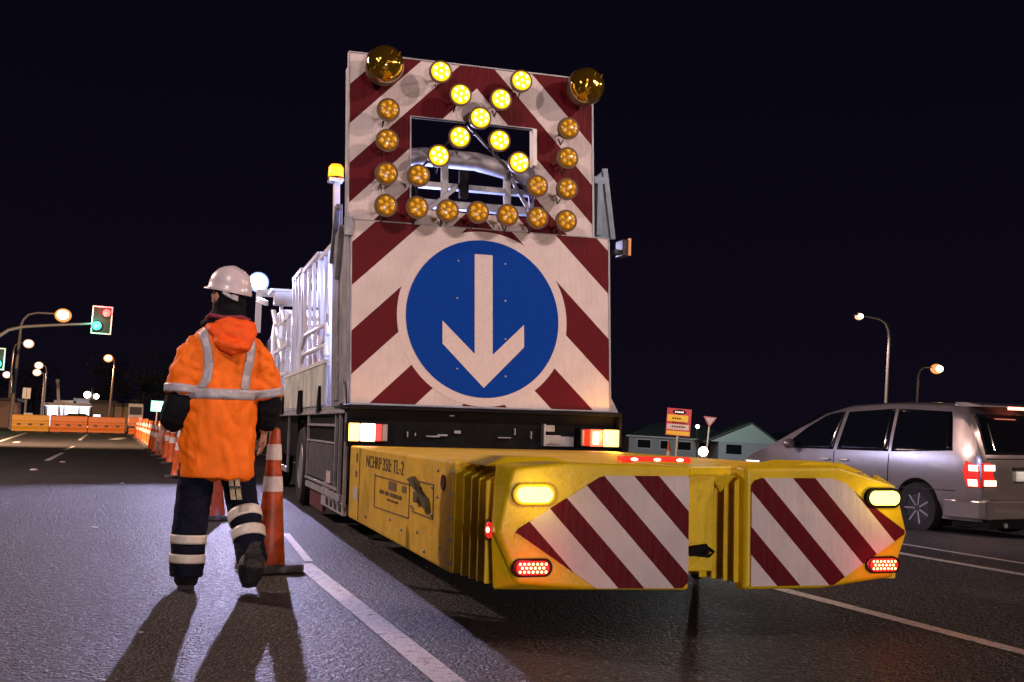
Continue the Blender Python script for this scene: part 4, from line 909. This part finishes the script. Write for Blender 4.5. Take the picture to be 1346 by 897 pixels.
# ------------------------------------------------------------------ silver people carrier
def van():
    rear = at(1286, 640, 13.9); front = at(953, 600, 18.3)
    d = Vector((front.x-rear.x, front.y-rear.y)).normalized(); ang = math.atan2(d.y, d.x)
    ctr = Vector((rear.x, rear.y))+d*2.37+Vector((d.y, -d.x))*.91
    zb = -.235
    root = empty('people_carrier', (ctr.x, ctr.y, zb), (0, 0, ang), label='silver people carrier driving away with its tail lamps lit', cat='van')
    paint = mat('silver metallic paint', (.36, .315, .30), .26, .55, coat=1, var=.05)
    # local x runs rear (-2.37) to front (+2.37)
    X = lambda s: s-2.37
    def top(s):
        P_ = [(0, .98), (.10, 1.22), (.22, 1.50), (.36, 1.66), (.7, 1.71), (1.6, 1.735), (2.4, 1.70), (2.9, 1.60), (3.3, 1.42), (3.7, 1.20), (3.95, 1.06), (4.3, .96), (4.6, .84), (4.72, .68), (4.78, .5)]
        for (a, z0), (c, z1) in zip(P_, P_[1:]):
            if a <= s <= c: return z0+(z1-z0)*(s-a)/(c-a)
        return P_[-1][1]
    def hwid(s): 
        e = max(0, (s-3.9)/.9); q = max(0, (.3-s)/.3)
        return .91-.16*e*e-.05*q*q
    def half_at(s, z):
        w = hwid(s); t = top(s); zbelt = min(1.02, t-.03)
        if z <= .30: return w-.07
        if z <= .62: return w-.07+.07*min(1, (z-.30)/.18)
        if z <= zbelt: return w-.025*((z-.62)/(max(.05, zbelt-.62)))**2
        k = (z-zbelt)/max(.02, t-zbelt); cab = 1 if t > 1.1 else 0
        side = .19*min(1, max(0, (t-1.05)/.55))
        return (w-.025)-side*k**1.15
    def ring(s):
        t = top(s); w = hwid(s); pts = []
        zbelt = min(1.02, t-.03)
        zs = [.24, .30, .36, .48, .62, .74, .86, zbelt]+[zbelt+(t-zbelt)*q for q in (.25, .5, .72, .86)]
        L_ = [(half_at(s, z), z) for z in zs]
        e = L_[-1][0]
        L_ += [(e-.045, t-.035), (e-.13, t-.008), (e*.45, t+.006), (0, t+.010)]
        L_ = [(a, min(z, t+.01)) for a, z in L_]
        r_ = [(X(s), a, z) for a, z in L_]+[(X(s), -a, z) for a, z in L_[::-1][1:]]
        return [Vector(p) for p in r_]
    S = [0, .05, .10, .16, .22, .29, .36, .5, .7, .95, 1.2, 1.5, 1.8, 2.1, 2.4, 2.65, 2.9, 3.1, 3.3, 3.5, 3.7, 3.83, 3.95, 4.1, 4.3, 4.45, 4.6, 4.68, 4.72, 4.78]
    b = MB(); b.rings([ring(s) for s in S])
    # bumper bulge
    body = b.build('body', paint, root, smooth=35)
    cut = MB()
    for s in (.98, 3.86):
        for sd in (-1, 1): cut.lathe([(.001, -.14), (.375, -.14), (.375, .3), (.001, .3)] if sd > 0 else [(.001, -.3), (.375, -.3), (.375, .14), (.001, .14)], (X(s), sd*.82, .36), 'y_' if 0 else '-y', 36)
    co = cut.build('cutter', paint, root)
    m_ = body.modifiers.new('b', 'BOOLEAN'); m_.object = co; m_.operation = 'DIFFERENCE'; m_.solver = 'EXACT'
    me = evalmesh(body); body.modifiers.clear(); body.data = me; bpy.data.objects.remove(co)
    me.shade_smooth(); me.set_sharp_from_angle(angle=math.radians(35))
    def on_side(name, poly, m, sd, off=.006, n=14, par=None):
        """patch that follows the body side: poly is in (s, z)"""
        zs = [z for _, z in poly]; z0, z1 = min(zs), max(zs); rows = []
        for i in range(n+1):
            z = z0+(z1-z0)*i/n; xs = []
            for (a, c), (e, f) in zip(poly, poly[1:]+poly[:1]):
                if (c <= z <= f) or (f <= z <= c):
                    xs.append(a if abs(f-c) < 1e-6 else a+(e-a)*(z-c)/(f-c)); 
                    if abs(f-c) < 1e-6: xs.append(e)
            lo, hi = min(xs), max(xs)
            rows.append([Vector((X(lo+(hi-lo)*j/10), sd*(half_at(lo+(hi-lo)*j/10, z)+off), z)) for j in range(11)])
        q = MB(); vs = [p for r in rows for p in r]
        q.add(vs, [(i*11+j, i*11+j+1, (i+1)*11+j+1, (i+1)*11+j) for i in range(n) for j in range(10)])
        o = q.build(name, m, par or body, smooth=60)
        so = o.modifiers.new('t', 'SOLIDIFY'); so.thickness = .012; so.offset = -1
        return o
    glass = mat('dark car glass', (.006, .007, .010), .06, spec=.8)
    for sd in (1, -1):
        on_side('side_window', [(.42, 1.07), (.52, 1.50), (.56, 1.60), (1.44, 1.635), (1.44, 1.06)], glass, sd)
        on_side('side_window', [(1.50, 1.06), (1.50, 1.635), (2.36, 1.61), (2.46, 1.06)], glass, sd)
        on_side('side_window', [(2.54, 1.06), (2.44, 1.605), (2.80, 1.555), (3.18, 1.36), (3.52, 1.12), (3.55, 1.06)], glass, sd)
        on_side('sill_trim', [(1.42, .26), (1.42, .31), (3.40, .31), (3.40, .26)], M['black'], sd, .01, 3)
        on_side('side_crease', [(.35, .60), (.35, .607), (4.2, .60), (4.2, .593)], M['dark'], sd, .002, 2)
        for s in (1.47, 2.50): on_side('door_gap', [(s, .34), (s, 1.04), (s+.014, 1.04), (s+.014, .34)], M['black'], sd, .002, 8)
        for s in (2.30, 2.66):
            q = MB(); q.ell((X(s), sd*(half_at(s, .92)+.018), .92), (.10, .018, .022), 12, 8); q.build('door_handle', M['silverpanel'], body, smooth=60)
        # wrap-round tail lamps
        tlm = on_side('tail_lamp', [(.0, .66), (.04, .92), (.20, .98), (.24, .86), (.17, .66)], M['ledred'], sd, .012, 10)
        q = MB(); q.box(X(-.01), X(.06), sd*.66 if sd < 0 else .66, sd*.87 if sd > 0 else -.66, .66, .98) if False else None
        for z, hz, mm in ((.895, .035, M['redwhite']), (.715, .040, M['redwhite'])):
            on_side('lit_strip', [(.03, z-hz), (.04, z+hz), (.15, z+hz), (.14, z-hz)], mm, sd, .026, 4, tlm)
        q = MB(); q.rings([[Vector((X(-.012), sd*a, z)) for a, z in ((.60, .67), (.84, .67), (.845, .96), (.70, .96))], [Vector((X(.06), sd*a, z)) for a, z in ((.60, .67), (.84, .67), (.845, .96), (.70, .96))]]); lo = q.build('tail_lamp', M['ledred'], body, bevel=.01)
        q = MB(); q.box(X(-.02), X(-.013), min(sd*.64, sd*.82), max(sd*.64, sd*.82), .865, .935); q.box(X(-.02), X(-.013), min(sd*.62, sd*.82), max(sd*.62, sd*.82), .68, .745); q.each('lit_strip', M['redwhite'], lo)
        # mirror, head lamp
        q = MB(); q.ell((X(3.32), sd*(1.0), 1.12), (.07, .10, .075), 14, 10); q.build('mirror', paint, root, smooth=60)
        on_side('headlamp', [(4.30, .70), (4.12, .84), (4.52, .84), (4.60, .72)], mat('headlamp lens', (.9, .9, .95), .1, emit=(1, .95, .85), es=2.2), sd, .01, 5)
        for s in (.98, 3.86):
            q = MB(); q.lathe([(.19, -.10), (.31, -.11), (.335, -.08), (.335, .08), (.31, .11), (.19, .10)], (X(s), sd*.80, .345), '-y', 32, loop=True); wh = q.build('wheel', M['rubber'], root, smooth=40)
            q = MB(); q.lathe([(.215, -sd*.09), (.20, -sd*.075), (.15, -sd*.04), (.05, -sd*.06), (.001, -sd*.06)], (X(s), sd*.80, .345), '-y', 32); q.build('rim', M['dark'], wh, smooth=40)
            q = MB()
            for k in range(7):
                a = 2*PI*k/7; q.beam((X(s)+.04*math.cos(a), sd*.875, .345+.04*math.sin(a)), (X(s)+.205*math.cos(a), sd*.885, .345+.205*math.sin(a)), .035, .02)
            q.each('spoke', M['alu'], wh)
    # tailgate
    def sx(z):   # rear face s at height z
        P_ = [(.24, 0), (.98, 0), (1.22, .10), (1.50, .22), (1.66, .36)]
        for (a, s0), (c, s1) in zip(P_, P_[1:]):
            if a <= z <= c: return s0+(s1-s0)*(z-a)/(c-a)
        return 0
    def patch(name, y0, y1, z0, z1, m, off=.008, n=8, taper=0, par=None):
        rows = []
        for i in range(n+1):
            z = z0+(z1-z0)*i/n; k = taper*i/n
            rows.append([Vector((X(sx(z)-off), y0+k+(y1-k-y0-k)*j/8, z)) for j in range(9)])
        q = MB(); q.add([p for r in rows for p in r], [(i*9+j, i*9+j+1, (i+1)*9+j+1, (i+1)*9+j) for i in range(n) for j in range(8)])
        o = q.build(name, m, par or body, smooth=60); so = o.modifiers.new('t', 'SOLIDIFY'); so.thickness = .01; so.offset = 1; return o
    patch('rear_window', -.72, .72, 1.07, 1.56, glass, .010, 10, .07)
    patch('tailgate_gap', -.70, .70, .50, .508, M['dark'], .003, 2)
    patch('tailgate_gap', -.74, .74, 1.008, 1.014, M['dark'], .003, 2)
    patch('number_plate', -.26, .26, .74, .86, mat('pale number plate', (.75, .72, .66), .4, emit=(1, .9, .75), es=.35), .02, 3)
    q = MB(); q.box(X(-.02), X(.0), -.30, .30, .885, .915); q.build('plate_trim', M['dark'], body, bevel=.005)
    # bumper
    q = MB(); q.rings([[Vector((X(s), y, z)) for y, z in ((-w, .27), (-w, .50), (w, .50), (w, .27))] for s, w in ((-.075, .72), (-.055, .83), (.02, .885), (.40, .915), (.55, .912))]); q.build('rear_bumper', paint, body, bevel=.02, seg=3)
    q = MB(); q.box(X(-.06), X(.5), -.80, .80, .16, .27); q.box(X(.3), X(4.3), -.72, .72, .14, .25); q.build('underbody', M['black'], root)
    q = MB(); q.tube([(X(-.08), .52, .20), (X(.3), .52, .20)], .03, 12); q.build('exhaust', M['alu'], root)
    # roof spoiler with high brake lamp, roof rails
    q = MB(); q.rings([[Vector((X(s), y, z)) for y, z in ((-.62, z0), (.62, z0), (.60, z1), (-.60, z1))] for s, z0, z1 in ((.16, 1.655, 1.675), (.45, 1.66, 1.72), (.62, 1.68, 1.722))]); sp__ = q.build('roof_spoiler', paint, body, bevel=.008)
    q = MB(); q.box(X(.148), X(.165), -.18, .18, 1.63, 1.668); q.build('high_brake_lamp', mat('lit high brake lamp', (1, .1, .1), .3, emit=(1, .25, .16), es=6), sp__)
    # windscreen
    q = MB(); rows = []
    for i in range(7):
        s = 2.98+(3.9-2.98)*i/6; w = half_at(s, top(s)-.02)-.09
        rows.append([Vector((X(s), w*(j/5-1), top(s)+.016)) for j in range(11)])
    q.add([p for r in rows for p in r], [(i*11+j, i*11+j+1, (i+1)*11+j+1, (i+1)*11+j) for i in range(6) for j in range(10)]); q.build('windscreen', glass, body, smooth=60)
    q = MB(); q.box(X(1.92), X(1.98), -.3, .3, 1.0, 1.2); q.build('seat', M['dark'], root)
    return root
van()

# ------------------------------------------------------------------ the worker
PB = Vector((.5, 7.0, 0))
pr = empty('person', PB, base=PB, label='worker in a long orange reflective coat and white helmet walking beside the truck', cat='person')
skin = mat('skin', (.42, .22, .16), .5, spec=.3); navy = mat('navy work trousers', (.006, .007, .018), .85, spec=.15, var=.3, vscale=30, bump=.4, bscale=140)
ORG = mat('orange coat cloth', (.95, .175, .004), .62, var=.10, vscale=14, bump=.25, bscale=110, spec=.3)
HOODM = mat('orange hood cloth', (.88, .10, .006), .62, var=.12, vscale=14, bump=.25, bscale=110, spec=.3)
SILV = mat('silver reflective tape', (.42, .40, .44), .45, .1, var=.12, vscale=60); CREAM = mat('cream reflective tape', (.66, .60, .52), .45, var=.1, vscale=40)
BLK = mat('black sleeve cloth', (.006, .006, .009), .85, spec=.15, bump=.3, bscale=120)
# body, one continuous surface
def mkhand(b, w, d, side, r=1.0):
    """hand hanging from wrist w along d; side = direction the palm faces"""
    w, d = Vector(w), Vector(d).normalized(); s_ = Vector(side); s_ = (s_-d*s_.dot(d)).normalized(); a = d.cross(s_)
    b.tube([w-d*.03, w+d*.01, w+d*.05, w+d*.09], [(.026, .021), (.030, .019), (.041, .019), (.040, .016)], 12)
    b.ell(w+d*.055, (.042*r, .042*r, .042*r), 14, 10) if 0 else None
    for k, (ln, sp) in enumerate(((.075, -.032), (.085, -.011), (.080, .011), (.062, .031))):
        p0 = w+d*.075+a*sp*.85; p1 = p0+d*ln*.42+s_*.006; p2 = p1+(d*.9+s_*.45).normalized()*ln*.34; p3 = p2+(d*.7+s_*.7).normalized()*ln*.28
        b.tube([p0, p1, p2, p3], [.0105, .0098, .009, .007], 8)
    t0 = w+d*.02-a*.028; t1 = t0-a*.022+d*.03+s_*.012; t2 = t1+d*.032+s_*.010-a*.004; b.tube([t0, t1, t2], [.013, .0115, .008], 8)
hx = Vector((.515, 7.0, 1.725)); HRr = Matrix.Rotation(math.radians(38), 3, 'Z')      # the face looks left and ahead
def hp(x, y, z): return hx+HRr @ Vector((x, y, z))   # local y is the way the face looks
b = MB()
b.ell(hp(0, 0, .01), (.075, .095, .115), 24, 18, HRr); b.ell(hp(0, .03, -.06), (.055, .06, .055), 18, 12, HRr)
b.tube([hp(0, -.01, -.04), Vector((.515, 7.0, 1.56)), Vector((.51, 7.0, 1.50))], [.052, .055, .075], 14)
b.tube([hp(0, .088, .015), hp(0, .112, -.018), hp(0, .10, -.028)], [.009, .014, .010], 8)
for s_ in (-1, 1): b.ell(hp(s_*.077, -.008, -.005), (.012, .022, .032), 10, 8, HRr)
b.ell(hp(0, .084, -.058), (.024, .012, .006), 10, 6, HRr); b.ell(hp(0, .084, -.068), (.021, .012, .006), 10, 6, HRr); b.ell(hp(0, .072, -.098), (.022, .018, .016), 10, 6, HRr)
b.rings([[Vector((.508+rx*math.cos(2*PI*i/20), 7.0+ry*math.sin(2*PI*i/20), z)) for i in range(20)] for z, rx, ry in ((.84, .15, .11), (.95, .165, .12), (1.1, .15, .11), (1.3, .17, .115), (1.42, .175, .11), (1.50, .12, .08))])
LA = [(.35, 7.0, 1.45), (.31, 6.98, 1.30), (.285, 6.97, 1.15), (.245, 7.0, 1.02), (.200, 7.04, .935)]
RA = [(.67, 7.0, 1.45), (.745, 7.0, 1.30), (.785, 7.02, 1.15), (.79, 7.05, 1.03), (.785, 7.10, .93)]
for A in (LA, RA): b.tube(A, [.055, .052, .045, .042, .028], 14)
mkhand(b, (.198, 7.045, .935), (-.32, .12, -1), (.6, .2, .0)); mkhand(b, (.785, 7.10, .93), (.0, .25, -1), (-.6, .1, 0))
LL = [(.41, 7.0, .92), (.395, 7.02, .70), (.382, 7.03, .50), (.368, 7.01, .30), (.362, 6.99, .10)]
RL = [(.60, 7.0, .92), (.635, 7.07, .70), (.668, 7.12, .50), (.70, 6.99, .33), (.712, 6.87, .20)]
for A in (LL, RL): b.tube(A, [.09, .075, .058, .052, .042], 14)
b.tube([(.362, 6.99, .09), (.366, 7.05, .05), (.372, 7.14, .035)], [.042, .04, .03], 12); b.tube([(.712, 6.87, .20), (.708, 6.83, .11), (.70, 6.89, .045)], [.042, .04, .03], 12)
person_body = remesh(b.build('body', skin, pr), .0055, 2, .4)
eye = mat('eye', (.7, .7, .7), .2); iris = mat('iris', (.05, .03, .02), .2)
for s_ in (-1, 1):
    q = MB(); q.ell(hp(s_*.03, .083, .012), (.012, .010, .009), 12, 8, HRr); e_ = q.build('eye', eye, pr, smooth=60)
    q = MB(); q.ell(hp(s_*.03, .091, .012), (.005, .004, .005), 10, 6, HRr); q.build('iris', iris, e_, smooth=60)
q = MB(); q.ell(hp(0, -.022, .03), (.082, .092, .105), 20, 14, HRr); q.build('hair', mat('dark hair', (.02, .014, .01), .7, bump=.6, bscale=200), pr, smooth=60)
# balaclava and neck gaiter
b = MB()
b.rings([[Vector((cx_+rx*math.cos(2*PI*i/28), cy_+ry*math.sin(2*PI*i/28), z+dz*math.cos(2*PI*i/28))) for i in range(28)] for cx_, cy_, z, rx, ry, dz in
    ((.52, 6.995, 1.545, .150, .115, 0), (.52, 6.99, 1.575, .138, .112, .0), (.525, 6.99, 1.615, .112, .104, .005), (.533, 6.99, 1.66, .098, .100, .02), (.540, 6.985, 1.715, .093, .100, .01), (.540, 6.985, 1.77, .088, .097, 0), (.53, 6.99, 1.82, .06, .07, 0))])
gt = b.build('neck_gaiter', BLK, pr)
remesh(gt, .008, 3, .5, lambda p: .009*noise.noise(Vector((p.x*14+p.z*20, p.y*14, p.z*34))))
q = MB(); q.tube([(.36+.045, 6.93, 1.588), (.42, 6.90, 1.605), (.50, 6.885, 1.592), (.60, 6.89, 1.600), (.655, 6.94, 1.59)], [.010, .014, .014, .014, .010], 10); q.build('collar', mat('magenta collar edge', (.20, .02, .045), .7), pr, smooth=60)
# helmet
HT = Matrix.Rotation(math.radians(52), 3, 'Z') @ Matrix.Rotation(math.radians(10), 3, 'X')
hc = Vector((.535, 6.995, 1.775))
def hh3(x, y, z): return hc+HT @ Vector((x, y, z))
b = MB(); R_ = []
for t, rs in ((-.02, 1.03), (-.005, 1.04), (.0, 1.0), (.03, .985), (.06, .93), (.085, .83), (.105, .68), (.12, .48), (.128, .25), (.131, .02)):
    R_.append([hh3(.112*rs*math.cos(a)*(1.0), (.136*rs)*math.sin(a), t+(.012*math.cos(a*1)**2 if t > .1 else 0)) for a in [2*PI*i/40 for i in range(40)]])
b.rings(R_); shell = b.build('helmet', mat('white helmet shell', (.60, .52, .55), .32, var=.05, coat=.4), pr, smooth=50)
b = MB(); pk = []
for k in range(13):
    a = math.radians(25+130*k/12); pk.append((math.cos(a), math.sin(a)))
vs = [hh3(.112*c, .136*s_, -.006) for c, s_ in pk]+[hh3(.118*c, .136*s_+.032*s_, -.016) for c, s_ in pk]; o_ = len(vs); vs += [p+HT @ Vector((0, 0, -.006)) for p in vs]
fs = [(i, i+1, 14+i, 13+i) for i in range(12)]+[(o_+i, o_+13+i, o_+14+i, o_+i+1) for i in range(12)]+[(13+i, 14+i, o_+14+i, o_+13+i) for i in range(12)]
b.add(vs, fs); b.build('peak', shell.data.materials[0], shell, smooth=60)
b = MB()
for x in (-.035, 0, .035): b.tube([hh3(x, .11, .065), hh3(x, .05, .118-abs(x)*.3), hh3(x, -.03, .126-abs(x)*.3), hh3(x, -.10, .085)], .007, 8)
b.each('ridge', shell.data.materials[0], shell, smooth=60)
b = MB(); b.beam((.485, 6.885, 1.745), (.540, 6.877, 1.715), .024, .010, side=(0, 0, 1)); b.beam((.54, 6.877, 1.717), (.575, 6.885, 1.708), .032, .014, side=(0, 0, 1)); b.build('helmet_strap', SILV, shell, bevel=.003)
# coat
def fold(p):
    q = noise.noise(Vector((p.x*7+p.z*2.2, p.y*5, p.z*2.4+5)))
    f = .016*noise.noise(Vector((p.x*8+p.y*4, p.y*6, p.z*2.2)))-.008*(1-min(1, abs(q)*3.2))**2+.006*noise.noise(Vector((p.x*22, p.y*20, p.z*9+3)))
    q = noise.noise(Vector((p.x*9-p.z*7, p.y*6, p.z*9+p.x*5)))
    f -= .006*(1-min(1, abs(q)*3.2))**2*min(1, max(0, (p.z-.95)*3))
    if p.x < -.13 or p.x > .2: f += .009*noise.noise(Vector((p.x*8, p.y*8, p.z*18+p.x*14)))
    return max(-.013, f*1.55)
b = MB()
b.rings([[Vector((cx_+rx*(abs(math.cos(a))**.86)*(1 if math.cos(a) > 0 else -1), 7.0+ry*math.sin(a)*(1 if abs(math.sin(a)) < .9 else 1), z)) for a in [2*PI*i/36 for i in range(36)]] for cx_, z, rx, ry in
    ((.506, .640, .222, .165), (.506, .66, .228, .172), (.507, .85, .224, .168), (.510, 1.05, .215, .158), (.514, 1.20, .214, .152), (.518, 1.33, .222, .150), (.518, 1.42, .226, .142), (.518, 1.47, .212, .130), (.517, 1.52, .165, .112), (.517, 1.56, .125, .10), (.517, 1.585, .105, .095))])
LS = [(.385, 7.0, 1.44), (.335, 6.99, 1.36), (.302, 6.98, 1.26), (.290, 6.97, 1.13)]; LSr = [.088, .100, .104, .098]
RS_ = [(.65, 7.0, 1.44), (.715, 7.0, 1.36), (.765, 7.01, 1.26), (.790, 7.02, 1.13)]; RSr = [.088, .094, .093, .088]
b.tube(LS, LSr, 20); b.tube(RS_, RSr, 20)
coat = remesh(b.build('coat', ORG, pr), .009, 5, .5, fold)
b = MB()
b.tube([(.425, 6.97, 1.575), (.445, 6.885, 1.515), (.49, 6.835, 1.44), (.555, 6.815, 1.405), (.62, 6.835, 1.43), (.665, 6.885, 1.50), (.665, 6.965, 1.57)], [.026, .034, .04, .044, .042, .036, .026], 14)
b.ell((.555, 6.885, 1.50), (.115, .055, .095), 20, 14); b.ell((.545, 6.91, 1.56), (.115, .06, .045), 18, 10)
hood = remesh(b.build('hood', HOODM, pr), .008, 5, .5, lambda p: .015*noise.noise(Vector((p.x*11, p.y*11, p.z*20)))+.005*noise.noise(Vector((p.x*30, p.y*30, p.z*40))))
# reflective tape wrapped on the coat
def wrap_strip(name, rows, m, target, off=.004, par=None):
    """rows of (origin, direction) rays; each hits the coat and the tape lies on it"""
    me = target.data; T_ = BVHTree.FromPolygons([v.co for v in me.vertices], [tuple(p.vertices) for p in me.polygons])
    base = BASE[pr.name]; out = []
    for r in rows:
        rr = []
        for o_, d in r:
            o_ = Vector(o_)-base; d = Vector(d).normalized(); h = T_.ray_cast(o_, d)
            rr.append((h[0]-d*off) if h[0] else None)
        out.append(rr)
    n = len(out[0]); q = MB(); idx = {}
    for i, r in enumerate(out):
        for j, p in enumerate(r):
            if p is not None: idx[(i, j)] = len(q.v); q.v.append(p+base)
    for i in range(len(out)-1):
        for j in range(n-1):
            k = [(i, j), (i, j+1), (i+1, j+1), (i+1, j)]
            if all(x in idx for x in k):
                ps = [q.v[idx[x]] for x in k]
                if max((ps[a]-ps[a-1]).length for a in range(4)) < .09: q.f.append(tuple(idx[x] for x in k)); q.m.append(0)
    o = q.build(name, m, par or target, smooth=70); so = o.modifiers.new('t', 'SOLIDIFY'); so.thickness = .003; so.offset = 0; return o
wrap_strip('waist_tape', [[((.512+.6*math.cos(a), 7+.6*math.sin(a), z), (-math.cos(a), -math.sin(a), 0)) for a in [2*PI*i/72 for i in range(73)]] for z in (1.125-.012, 1.125+.010, 1.125+.030, 1.125+.048)], SILV, coat)
for x0, x1, x2 in ((.355, .392, .300), (.700, .690, .665)):
    pth = [(x0-.01 if x0 < .5 else x0-.02, 1.53), (x0+.0, 1.47), (x1, 1.40), (x1+.012 if x0 < .5 else x1, 1.28), (x1-.005 if x0 < .5 else x1-.015, 1.20), (x2+.07 if x0 < .5 else x1-.015, 1.155)]
    if x0 < .5: pth = [(.385, 1.53), (.395, 1.47), (.415, 1.40), (.425, 1.30), (.415, 1.22), (.375, 1.16)]
    else: pth = [(.668, 1.50), (.668, 1.44), (.662, 1.36), (.648, 1.27), (.640, 1.20), (.640, 1.165)]
    rows = []
    for i in range(len(pth)-1):
        for k in range(5):
            t = k/5; x = pth[i][0]*(1-t)+pth[i+1][0]*t; z = pth[i][1]*(1-t)+pth[i+1][1]*t; rows.append([((x+w_, 6.2, z), (0, 1, 0)) for w_ in (-.026, -.013, 0, .013, .026)])
    wrap_strip('shoulder_tape', rows, SILV, coat, .005)
def band(name, P_, r_, t0, t1, m, par, off=.010):
    """cuff-like tape around a limb path between fractions t0 and t1 of its last segments"""
    P_ = [Vector(p) for p in P_]; Ls = [0]
    for a, c in zip(P_, P_[1:]): Ls.append(Ls[-1]+(c-a).length)
    def ev(t):
        d = t*Ls[-1]
        for i in range(len(P_)-1):
            if d <= Ls[i+1]+1e-9: k = (d-Ls[i])/(Ls[i+1]-Ls[i]); return P_[i].lerp(P_[i+1], k), r_[i]+(r_[i+1]-r_[i])*k
        return P_[-1], r_[-1]
    pts = [ev(t0+(t1-t0)*i/4) for i in range(5)]; q = MB(); q.tube([p for p, _ in pts], [rr+off for _, rr in pts], 28, cap=False)
    o = q.build(name, m, par, smooth=70); so = o.modifiers.new('t', 'SOLIDIFY'); so.thickness = .004; so.offset = -1; return o
band('sleeve_tape', LS, LSr, .83, .975, SILV, coat, .011); band('sleeve_tape', RS_, RSr, .83, .975, SILV, coat, .011)
# black under-sleeves
for A, R_ in ((((.290, 6.97, 1.17), (.272, 6.975, 1.06), (.245, 6.99, .985), (.222, 7.01, .95)), (.080, .092, .085, .060)), (((.79, 7.02, 1.17), (.795, 7.04, 1.06), (.79, 7.07, .985), (.788, 7.09, .95)), (.075, .078, .07, .052))):
    b = MB(); b.tube(A, R_, 20); remesh(b.build('sleeve', BLK, pr), .009, 3, .5, lambda p: .007*noise.noise(Vector((p.x*16, p.y*16, p.z*30))))
# trousers
b = MB()
LT = [(.415, 7.0, .93), (.395, 7.01, .72), (.384, 7.02, .52), (.366, 7.005, .32), (.360, 7.0, .075)]; LTr = [.100, .110, .101, .100, .096]
RTp = [(.59, 7.0, .93), (.625, 7.05, .72), (.668, 7.09, .50), (.705, 6.98, .34), (.722, 6.88, .165)]; RTr = [.100, .108, .097, .093, .088]
b.tube(LT, LTr, 20); b.tube(RTp, RTr, 20); b.ell((.505, 7, .92), (.165, .125, .14), 18, 12)
tro = remesh(b.build('trousers', navy, pr), .010, 4, .5, lambda p: .009*noise.noise(Vector((p.x*12, p.y*12, p.z*16)))+.005*noise.noise(Vector((p.x*25, p.y*25, p.z*40))))
band('ankle_tape', LT, LTr, .715, .775, CREAM, tro, .006); band('ankle_tape', LT, LTr, .845, .905, CREAM, tro, .006)
band('ankle_tape', RTp, RTr, .61, .685, CREAM, tro, .007); band('ankle_tape', RTp, RTr, .755, .83, CREAM, tro, .007)
bootm = mat('black work boot', (.012, .011, .012), .5, bump=.4, bscale=60)
def boot(pts, r, sole):
    b = MB(); b.tube(pts, r, 18); o = remesh(b.build('boot', bootm, pr), .008, 3, .5); 
    q = MB(); q.prism(sole[0], sole[1]); q.build('sole', M['rubber'], o, bevel=.008)
boot([(.362, 7.0, .20), (.362, 6.99, .11), (.364, 7.02, .065), (.368, 7.10, .055), (.372, 7.17, .045)], [.070, .070, .072, .064, .045],
     ([(.315, 6.935, .0), (.405, 6.935, .0), (.415, 7.10, .0), (.40, 7.20, .0), (.345, 7.20, .0), (.322, 7.10, .0)], (0, 0, .03)))
d_ = Vector((0, .50, -.86)); up = Vector((0, -.86, -.50))
boot([(.722, 6.92, .26), (.722, 6.87, .19), (.718, 6.835, .14), (.712, 6.85, .09), (.708, 6.90, .055)], [.072, .074, .080, .068, .048],
     ([(.672, 6.775, .235), (.765, 6.775, .235), (.762, 6.80, .10), (.752, 6.86, .022), (.668, 6.86, .022), (.658, 6.80, .10)], (0, .022, .012)))
# straps hanging below the hem
b = MB()
for x in (.565, .60):
    b.prism([(x, 6.868, .66), (x+.026, 6.868, .66), (x+.05, 6.875, .53), (x+.022, 6.875, .53)], (0, .008, 0))
for o in b.each('hanging_strap', mat('beige webbing', (.42, .34, .22), .7, var=.3, vscale=60), tro): pass
b = MB()
for x in (.575, .612): b.box(x, x+.03, 6.862, 6.874, .595, .61)
b.each('buckle', M['dark'], tro)
